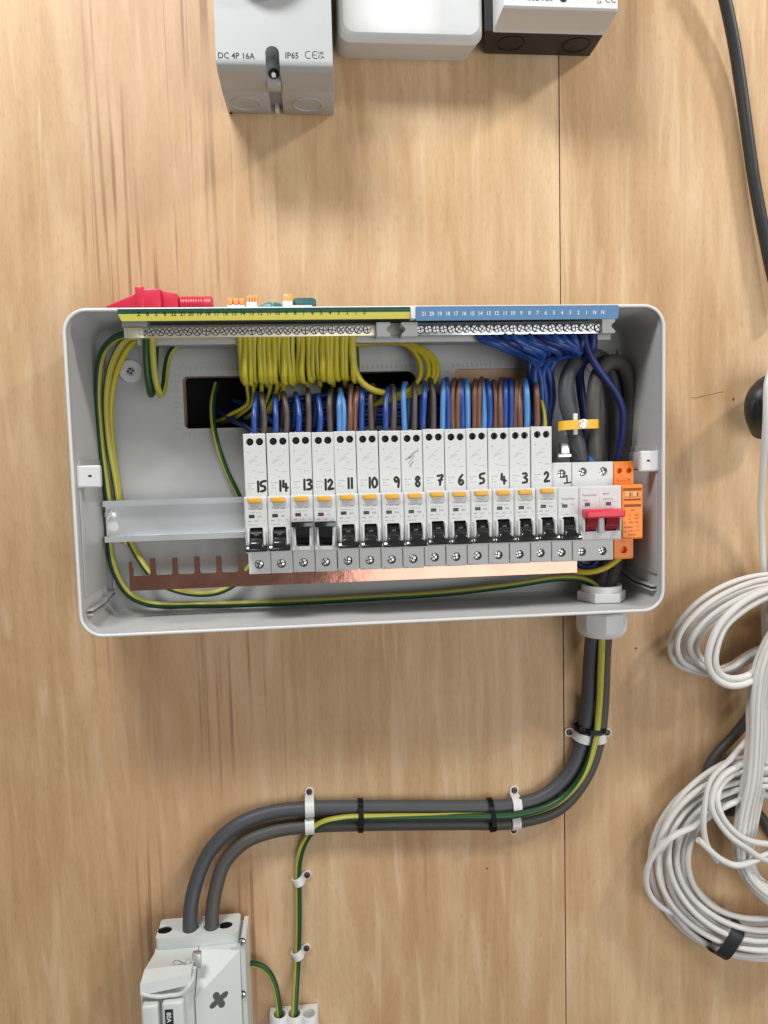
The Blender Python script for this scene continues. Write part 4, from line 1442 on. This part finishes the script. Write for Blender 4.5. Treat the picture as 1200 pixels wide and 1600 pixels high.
MB().box(x - 5, x + 5, 6, 34, z1b - .2 + 1.0, z1b + 8, .5).build('fixing_notch', M['black'], bi, BO)
mb = MB()
xc0 = PX(771, 49, 37)
mb.loft([[(xc0, 36.3, z2b - 1.0), (xD - .2, 36.3, z2b - 1.0), (xD, 36.3, tp_), (xc0, 36.3, tp_)],
         [(xc0 + .2, 40, z2b + .2), (xD + .3, 40, z2b + .2), (xD + .3, 40, tp_), (xc0 + .2, 40, tp_)],
         [(xE, 69, z3b - .8), (xF, 69, z3b - .8), (xF, 69, tp_), (xE, 69, tp_)],
         [(xE + .8, 70.3, z3b + .6), (xF - .8, 70.3, z3b + .6), (xF - .8, 70.3, tp_), (xE + .8, 70.3, tp_)]])
mb.build('lid', M['white'], bi, BO)
mb = MB()
put_text(mb, 'ISOLATOR', PX(824, 3, 70), PZ(824, 1.0, 70), 5.0, 70.35, sx=.85)
x, z = PX(932, 5, 70), PZ(932, 6, 70)
put_text(mb, 'UK', x, z + 3, 3.0, 70.35)
put_text(mb, 'CA', x, z + .1, 3.0, 70.35)
for k, dx in enumerate((0, 4.8)):
    pts = [(PX(950, 4, 70) + dx + 2.3 * math.cos(math.radians(60 + 240 * q / 10)), z + 3.8 + 2.6 * math.sin(math.radians(60 + 240 * q / 10))) for q in range(11)]
    mb.stroke(pts, .6, 70.3, .05)
mb.build('lettering', M['ink'], bi, BO)
x, z = PX(880, 0, 70), PZ(880, 0, 70)
MB().lathe((x, 70, z + 1), (0, 1, 0), [(3, 0), (3, .5), (2, .6)], 16).build('lid_screw', M['blackm'], bi, BO)

# ------------------------------------------------------------------ odds and ends on top of the enclosure
ZT = Z1 + .1


def onz(u, v, d): return PZ(u, v, d)


to = (PX(250, 480, 50), 50, ZT)
rt = thing('hand_tool', 'red plastic hand tool with a ribbed grip lying on top of the enclosure, left', 'hand tool', to)
d = 48
xa, xb, xc = PX(172, 478, d), PX(219, 470, d), PX(281, 470, d)
mb = MB()
zt1, zt2 = onz(219, 463, d), onz(250, 457, d)
mb.poly8([(xa, 60, ZT), (xb, 60, ZT), (xb, 60, zt1), (xa, 60, ZT + 4.8)], [(xa, 40, ZT), (xb, 36, ZT), (xb, 36, zt1), (xa, 40, ZT + 4.8)], .6)
mb.build('jaw_guard', M['pink'], rt, to)
mb = MB()
mb.box(xb - .3, xc - 12, 34, 62, ZT, zt2, 1.2)
mb.box(xb - .5, xb + 6, 33.5, 62.5, ZT + 1, zt2 + 1.6, .8)
mb.poly8([(xc - 12, 58, ZT), (xc, 58, ZT + 1), (xc, 58, zt2 - 3.4), (xc - 12, 58, zt2 - .3)], [(xc - 12, 38, ZT), (xc, 38, ZT + 1), (xc, 38, zt2 - 3.4), (xc - 12, 38, zt2 - .3)], .5)
mb.build('head', M['pink'], rt, to)
xg = PX(333, 470, d)
zc = (onz(300, 463, d) + ZT) / 2
rg_ = onz(300, 463, d) - zc
prof = []
Lg = xg - xc
for k in range(9):
    a = .06 + k * .075
    prof += [(rg_ * .9, Lg * a), (rg_, Lg * (a + .015)), (rg_, Lg * (a + .055)), (rg_ * .9, Lg * (a + .07))]
prof = [(rg_ * .8, 0)] + prof + [(rg_ * .99, Lg * .8), (rg_ * .99, Lg * .97), (rg_ * .88, Lg)]
MB().lathe((xc - .5, 48, zc), (1, 0, 0), prof, 20).build('grip', M['pink'], rt, to)


def connector(label, u0, u1, vt, n, lev_up, group=None):
    d = 50
    xa, xb = PX(u0, 475, d), PX(u1, 475, d)
    org = ((xa + xb) / 2, d, ZT)
    t = thing('lever_connector', label, 'connector', org)
    zt = onz((u0 + u1) / 2, vt, d)
    h = max(2.5, (zt - ZT) * .55)
    MB().box(xa, xb, 42, 60, ZT, ZT + h, .6).build('housing', M['clear'], t, org)
    wd = (xb - xa) / n
    for k in range(n):
        x0 = xa + wd * k + .4
        if lev_up:
            mb = MB().poly8([(x0, 56, ZT + h - .6), (x0 + wd - .8, 56, ZT + h - .6), (x0 + wd - .2, 55, zt), (x0 + .6, 55, zt)],
                            [(x0, 46, ZT + h - .6), (x0 + wd - .8, 46, ZT + h - .6), (x0 + wd - .2, 49, zt), (x0 + .6, 49, zt)], .4)
        else:
            mb = MB().box(x0, x0 + wd - .8, 44, 60.5, ZT + h - .4, zt, .6)
        mb.build('lever', M['orange2'], t, org)


connector('connector with flat orange levers on top of the enclosure, next to the red tool', 357, 384, 470.5, 3, False)
connector('connector with raised orange levers on top of the enclosure, left of the teal one', 386, 403, 463.5, 4, True)
connector('connector with one raised orange lever, left of the dark teal handle', 442, 457, 461.5, 1, True)
d = 50
so = (PX(450, 475, d), d, ZT)
sd = thing('screwdriver', 'teal screwdriver with a dark ribbed handle lying on top of the enclosure', 'screwdriver', so)
xa, xb = PX(406, 475, 46), PX(444, 475, 46)
z0, z1 = ZT + .2, onz(424, 470, 46)
zc = (z0 + z1) / 2
rr = (z1 - z0) / 2
MB().lathe((xa, 42, zc), (1, 0, 0), [(rr * .5, 0), (rr * .95, 6), (rr * .95, 9), (rr * .75, 9.5), (rr * .75, 11), (rr, 11.5), (rr * .8, (xb - xa) * .8), (rr * .4, xb - xa)], 18).build('collar', M['teal'], sd, so)
xc, xd = PX(458, 471, 46), PX(494, 471, 46)
zt = onz(475, 464.5, 46)
zc = (zt + ZT) / 2
rr = zt - zc
MB().lathe((xb - 1, 42, zc - 1), (1, 0, 0), [(2.2, 0), (2.2, xc - xb + 2)], 12).build('shaft', M['steel'], sd, so)
rings_ = []
for (x, k) in ((xc, .78), (xc + 1.4, 1), (xd - 3, 1), (xd - .8, .88), (xd, .6)):
    rings_.append([(x, 42 + rr * k * (1 + .05 * (q % 2)) * math.cos(2 * math.pi * q / 28), zc + rr * k * (1 + .05 * (q % 2)) * math.sin(2 * math.pi * q / 28)) for q in range(28)])
MB().loft(rings_).build('handle', M['dteal'], sd, so)
x = PX(472, 476, 55)
tag(MB().box(x - 8, x + 8, 58, 62, ZT, ZT + 4.2, .6).build('white_tag', M['white'], None, (x, 60, ZT), (x, 60, ZT)), 'small white plastic scrap in front of the dark teal handle', 'plastic piece')

# ------------------------------------------------------------------ service fuse cut-out, bottom left
FO = P(300, 1520, 0)
cu = thing('service_fuse', 'pale grey service fuse holder where both grey cables end, lower left', 'fuse holder', FO)
dF = 37
zT = PZ(305, 1462, dF)
xa, xb = PX(242, 1462, dF), PX(372, 1462, dF)
zlip = PZ(305, 1479, dF)
holes = []
for u in (257, 298, 331, 352):
    v = 1450 if u in (257, 352) else 1452
    q = P(u, v, 26)
    holes.append((q[0], 26))
# top terminal block: horizontal plate with real holes, made in the x-d plane
mb = MB()
hl = [[(hx + (6.4 if i in (0, 3) else 7.0) * math.cos(2 * math.pi * k / 20), 25.5 + (6.4 if i in (0, 3) else 7) * .8 * math.sin(2 * math.pi * k / 20)) for k in range(20)] for i, (hx, hd) in enumerate(holes)]
out = [(x, y) for x, y in rrect(xa, xb, 10, dF, 3)]
t0 = MB().plate(out, hl, -10, 0)
mb.add([(x, z, zT + d) for x, d, z in t0.v], t0.f)       # swap axes: plate normal -> up
mb.box(xa + .5, xb - .5, 8, dF - .6, zlip, zT - 9.8, .4)
mb.build('terminal_cover', M['cutout'], cu, FO)
for i, (hx, hd) in enumerate(holes):
    if i in (0, 3):
        rg = [[(hx + q * math.cos(2 * math.pi * k / 20), 25.5 + q * .8 * math.sin(2 * math.pi * k / 20), zT + h) for k in range(20)] for q, h in ((6.38, -.7), (6.2, -1.2), (6.0, -9.4), (.1, -9.4))]
        MB().loft(rg, False, True).build('hole_shade_liner', M['blackm'], cu, FO)  # black liner darkens the hole walls in place of shade
zbot = PZ(305, 1700, 60)
# right cover: sloping top face then a flat front
xs = PX(305, 1520, 60)
xr1 = PX(377, 1500, 40)
zs1 = PZ(340, 1530, 66)
zs0 = zlip - .3
mb = MB()
xq = xs + .35
zq = PZ(305, 1562, 68)
vv = [(xq, 40, zs0), (xr1, 46, zs0), (xq, 67, zq), (xq, 67, zbot), (xr1, 60, zbot), (xq, 6, zs0), (xr1, 6, zs0), (xq, 6, zbot), (xr1, 6, zbot)]
mb.add(vv, [(0, 1, 2), (1, 4, 2), (4, 3, 2), (0, 5, 6, 1), (1, 6, 8, 4), (0, 2, 3, 7, 5), (3, 4, 8, 7), (5, 7, 8, 6)])
# cross-shaped moulding recess is a separate flat inset, its shade put into the colour
mb.build('right_cover', M['cutout'], cu, FO, angle=20)
MB().loft([[(x, 6, zlip + 4), (x, 46, zlip + 4), (x, 46, zbot), (x, 6, zbot)] for x in (xr1 + .3, xr1 + 4.2)]).build('side_flange', M['cutout'], cu, FO)
for (u, v) in ((378, 1471), (379, 1554)):
    x, _, z = P(u, v, 47)
    get_screw('term', cu, (x, 46.5, z), 'cover_screw', None, FO).scale = (.9, 1.6, .9)
# cross recess
cx_, _, cz_ = P(341, 1569, 64)
lpn = []
for k in range(32):
    a = 2 * math.pi * k / 32
    r = 3.0 + 5.0 * abs(math.cos(2 * (a - .45))) ** 1.2
    lpn.append((cx_ + r * math.cos(a), cz_ + r * math.sin(a)))
pa, pb, pc = Vector((xr1, 46, zs0)), Vector((xr1, 60, zbot)), Vector((xq, 67, zq))
pn = (pb - pa).cross(pc - pa)


def cover_d(x, z):
    return pa.y - (pn.x * (x - pa.x) + pn.z * (z - pa.z)) / pn.y


cross = MB().loft([[(x, cover_d(x, z) - 3, z) for x, z in lpn], [(x, cover_d(x, z) + .12, z) for x, z in lpn]]).build('key_recess', M['recess'], cu, FO)
# left fuse carrier, standing further out
xl_t, xl_b = PX(241, 1480, 40), PX(219, 1545, 76)
zc1 = PZ(262, 1523, 74)
zc2 = PZ(262, 1552, 80)
mb = MB()
secs = []
for x, kk in ((None, 0), (xs - .35, 1)):
    if kk == 0:
        secs.append([(xl_t, 36, zs0), (xl_t, 40, zs0 - .6), (PX(225, 1518, 70), 68, zc1 + 2), (PX(219, 1540, 78), 78, zc2 + 8), (PX(219, 1552, 80), 80, zc2), (PX(219, 1556, 76), 74, zc2 - 3), (PX(219, 1600, 74), 74, zbot), (PX(219, 1600, 74), 6, zbot), (xl_t, 6, zs0)])
    else:
        secs.append([(x, 36, zs0), (x, 40, zs0 - .6), (x, 66, zc1 + 2), (x, 76, zc2 + 12), (x, 78, zc2 + 4), (x, 72, zc2 + 2), (x, 72, zbot), (x, 6, zbot), (x, 6, zs0)])
mb.loft(secs)
mb.build('fuse_carrier', M['cutout'], cu, FO, angle=25)
# curved lip along the front of the carrier
pts = []
for (u, v) in ((220, 1552), (236, 1556), (252, 1557), (266, 1555), (282, 1553), (294, 1542), (302, 1526), (304, 1512)):
    pts.append(P(u, v, 79 if v > 1530 else 73))
MB().tube(pts, 1.6, 8).build('carrier_lip', M['cutout'], cu, FO)
for (u0, u1, v0) in ((222, 248, 1572), (254, 288, 1570)):
    a, b = PX(u0, 1590, 82), PX(u1, 1590, 82)
    MB().box(a, b, 70, 84, zbot, PZ(240, v0, 84), 2.2, seg=3).build('finger_grip', M['cutout'], cu, FO)
lx0, lx1 = PX(258, 1590, 84), PX(271, 1590, 84)
lb = MB().box(lx0, lx1, 83.8, 84.5, PZ(265, 1640, 84), PZ(265, 1577, 84), .2).build('rating_label', M['ink'], cu, FO)
mb = MB()
put_text(mb, '80A', (lx0 + lx1) / 2 - 1.9, PZ(265, 1581, 84), 5.2, 84.55, 'l', 1.0, rot=-math.pi / 2)
mb.build('rating_print', M['wink'], lb, FO)
# wire seal
x, d_, z = P(308, 1502, 60)
sl = MB().box(x - 3.6, x + 3.6, 57, 63, z - 4.5, z + 8, 1.0, seg=2)
sl.build('seal', M['galv'], cu, FO)
mb = MB()
mb.tube([P(306, 1508, 63), P(296, 1503, 66), P(283, 1506, 66), P(272, 1512, 66), P(262, 1515, 62)], .42, 6)
mb.tube([P(306, 1510, 63), P(294, 1513, 66), P(280, 1512, 67), P(270, 1505, 66), P(276, 1500, 66), P(290, 1506, 67), P(304, 1506, 64)], .42, 6)
mb.build('seal_wire', M['steel'], cu, FO)

# earth terminal block
TO = P(460, 1590, 18)
tb = thing('terminal_block', 'grey three-way earth terminal block with open round sockets at the bottom edge', 'terminal block', TO)
for k, (u, v) in enumerate(((437, 1584), (460, 1583), (483, 1583))):
    x, dd, z = P(u, v, 18)
    z0 = PZ(u, 1760, 18)
    MB().lathe((x, 18, z0), (0, 0, 1), [(7.4, 0), (7.4, z - z0 - .6), (7.0, z - z0), (5.6, z - z0), (5.4, z - z0 - 1), (5.2, z - z0 - 18), (0.1, z - z0 - 18)], 28).build('socket', M['offwhite'], tb, TO)
xa, xb = PX(421, 1590, 12), PX(497, 1590, 12)
z = PZ(460, 1577, 6)
MB().box(xa, xb, .4, 12, PZ(460, 1760, 6), z, .8).build('back_plate', M['offwhite'], tb, TO)

# ------------------------------------------------------------------ cables at the right
wire('black_cable', 'black cable hanging down the wall at the upper right corner', 'cable',
     [(1118, -60, 20), (1133, 0, 16), (1146, 62, 12), (1157, 130, 9), (1168, 210, 8), (1178, 280, 8), (1190, 345, 9), (1204, 415, 10), (1222, 490, 12)], 5.2, M['blackcab'], n=16)
# black flexible sleeve end with a white cable coming out of it
so_ = P(1182, 640, 20)
slv = thing('cable_sleeve', 'black ribbed cable sleeve end at the right edge, white cable in front', 'sleeve', so_)
mb = MB()
ctr = [P(1240, 598, 12), P(1215, 602, 22), P(1197, 611, 31), P(1187, 627, 34), P(1187, 646, 28), P(1194, 668, 12)]
mb.tube(ctr, 12.2, 20, step=3)
mb.build('sleeve', M['blackcab'], slv, so_)
mb = MB()
for o_ in (-7, 0, 7):
    mb.tube([(p[0] - 5 + o_ * .8, p[1] + 9.4 - abs(o_) * .45, p[2] + o_ * .6) for p in ctr[1:5]], 2.2, 8, step=3)
mb.build('rib', M['blackm'], slv, so_)
wire('white_cable', 'single white cable coming down from the black sleeve behind the coils', 'cable',
     [(1206, 575, 42), (1199, 600, 50), (1197, 660, 48), (1192, 730, 34), (1189, 790, 22), (1191, 850, 14), (1194, 920, 8), (1195, 1000, 6), (1200, 1070, 6)], 2.9, M['whitecab'], n=12)


def coil(name, label, strands, r=2.7):
    org = P(*strands[0][0])
    mb = MB()
    for s in strands:
        mb.tube([P(*p) for p in s], r, 12, step=4)
    o = mb.build(name, M['whitecab'], None, org, org, angle=60)
    return tag(o, label, 'cable coil', 'white cable coils')


S = []
for k, (a, b, dd) in enumerate(((0, 0, 22), (9, 8, 30), (17, 14, 20), (26, 20, 34), (34, 25, 26), (22, 30, 14), (12, 18, 12))):
    j = random.uniform(-2, 2)
    S.append([(1290, 960, dd), (1250, 905 + b * .6, dd + 4), (1200, 898 + b + j, dd + 4), (1140 + a * .4, 912 + b * 1.3, dd + 4), (1086 + a * .8, 945 + b * 1.1, dd + 4), (1054 + a + j, 985 + b * .6, dd + 2), (1047 + a * 1.2, 1012, dd),
              (1056 + a * 1.2, 1036 - b * .2, dd - 2), (1090 + a * .8, 1050 - b * .1 + j, dd - 2), (1130 + a * .4, 1052 - b * .4, dd - 4), (1175, 1030 - b * .4, dd - 5), (1225, 1000, dd - 5), (1280, 975, dd - 4)])
coil('cable_coil', 'upper left loops of white cable behind the brighter pair, beside the enclosure', S)
S = []
for k, (a, dd) in enumerate(((0, 52), (11, 50), (5, 44))):
    S.append([(1290, 950, dd - 10), (1240, 913 + a * .6, dd - 2), (1200, 921 + a, dd), (1160 + a * .3, 941 + a, dd), (1125 + a * .7, 975 + a * .4, dd), (1108 + a, 1015, dd), (1107 + a, 1040 - a * .2, dd - 1),
              (1118 + a * .7, 1060 - a * .6, dd - 3), (1140, 1071 - a * 1.0, dd - 5), (1165, 1068 - a, dd - 8), (1190, 1052 - a, dd - 12), (1230, 1020, dd - 16), (1290, 985, dd - 18)])
coil('cable_coil', 'bright front pair of white cable loops, beside the enclosure', S, 3.1)
S = []
for k, (a, dd) in enumerate(((0, 34), (8, 42), (16, 44), (24, 40), (31, 34), (38, 26), (14, 30), (27, 28))):
    j = random.uniform(-2, 2)
    S.append([(1280, 930, dd - 6), (1240, 950 + a * .5, dd), (1206 + a * .3, 985 + a * .5, dd + 4), (1182 + a * .6, 1035 + a * .3, dd + 4), (1172 + a * .7 + j, 1090, dd + 2), (1170 + a * .72, 1150, dd), (1163 + a * .8 + j, 1220, dd - 2),
              (1152 + a * .78, 1280, dd - 3), (1149 + a * .66, 1325, dd - 3), (1158 + a * .5, 1362 - a * .2, dd - 2), (1178 + a * .3, 1390 - a * .4, dd), (1210, 1416 - a * .8, dd + 2), (1270, 1440 - a, dd)])
coil('cable_coil', 'vertical hank of white cables joining the upper and lower coils', S)
S = []
CXc, CYc = 1188, 1342
for k in range(12):
    f = k / 11
    dd = 8 + 9 * math.sin(k * 2.2) ** 2 + 6 * (k % 3)
    pts = []
    rx = 168 - 54 * f + random.uniform(-3, 3)
    ry = 150 - 52 * f + random.uniform(-3, 3)
    ph = random.uniform(0, 6)
    for q in range(21):
        a = math.radians(-100 + 300 * -q / 20 + 40)
        wob = 1 + .018 * math.sin(3 * a + ph)
        u = CXc + rx * wob * math.cos(a)
        v = CYc - ry * wob * math.sin(a) + (12 if math.sin(a) < 0 else 0) * -math.sin(a) * (.5 - f)
        pts.append((u, v, dd + 3 * math.sin(2 * a + ph)))
    S.append(pts)
S.append([(1230, 1165, 20), (1170, 1178, 22), (1110, 1205, 24), (1060, 1250, 24), (1034, 1310, 26), (1030, 1330, 30), (1045, 1312, 34), (1090, 1288, 36), (1130, 1262, 36), (1180, 1240, 30)])
S.append([(1090, 1288, 34), (1050, 1308, 34), (1022, 1335, 30), (1010, 1365, 26), (1014, 1395, 22), (1034, 1418, 20), (1062, 1432, 20), (1090, 1452, 20), (1140, 1474, 18), (1220, 1488, 16)])
lc = coil('cable_coil', 'lower round coil of white cable bound with black tape', S)
# tape band round the lower coil
a, b = Vector(P(1112, 1482, 18)), Vector(P(1143, 1434, 18))
s = (a - b).normalized()
L_ = (a - b).length / 2
c = (a + b) / 2
ax = Vector((-s.z, 0, s.x))
path = []
for k in range(28):
    t = 2 * math.pi * k / 28
    e = abs(math.cos(t)) ** .55 * math.copysign(1, math.cos(t))
    h = abs(math.sin(t)) ** .55 * math.copysign(1, math.sin(t))
    path.append(c + s * (L_ * 1.05 * e) + Vector((0, 16.5 * h, 0)))
mb = MB().strap([tuple(p) for p in path], tuple(ax), 15, .6, True)
t_ = mb.build('tape_band', M['tape'], lc, P(1290, 1, 1))
t_.parent = lc
org = Vector(lc.location) * 1000
for v in t_.data.vertices:
    pass
t_.data.transform(Matrix.Translation(Vector(W(P(1290, 1, 1))) - Vector(lc.location)))
wire('white_cable', 'loose white cable end pointing left across the lower coil', 'cable',
     [(1091, 1312, 46), (1104, 1324, 46), (1125, 1342, 46), (1150, 1352, 46), (1176, 1346, 46), (1200, 1331, 44), (1240, 1300, 38)], 2.9, M['whitecab'], n=12)
wire('white_cable', 'loose white cable looping down inside the lower coil, left of the hank', 'cable',
     [(1190, 1130, 20), (1164, 1160, 24), (1136, 1192, 28), (1112, 1218, 34), (1103, 1250, 40), (1099, 1285, 42), (1102, 1312, 41), (1109, 1328, 38), (1120, 1345, 28)], 2.7, M['whitecab'], n=12)
wire('white_cable', 'loose white cable crossing the hank towards the right edge', 'cable',
     [(1200, 1180, 20), (1160, 1194, 30), (1128, 1214, 38), (1114, 1240, 42), (1112, 1262, 44), (1124, 1286, 46), (1142, 1308, 48), (1165, 1324, 48), (1188, 1340, 46), (1230, 1352, 40)], 2.8, M['whitecab'], n=12)
wire('white_cable', 'loose white cable running behind the hank to the right edge at mid coil', 'cable',
     [(1150, 1205, 30), (1126, 1228, 38), (1121, 1250, 44), (1128, 1275, 47), (1148, 1300, 48), (1172, 1314, 48), (1204, 1319, 46), (1240, 1320, 40)], 2.7, M['whitecab'], n=12)
wire('grey_cable', 'dark grey cable running diagonally behind the white coils', 'cable',
     [(1250, 1030, 5), (1200, 1085, 5), (1160, 1135, 5), (1105, 1205, 5), (1118, 1262, 5), (1160, 1268, 5), (1185, 1272, 5), (1204, 1300, 5), (1240, 1350, 5)], 4.6, M['greycab2'], n=14)
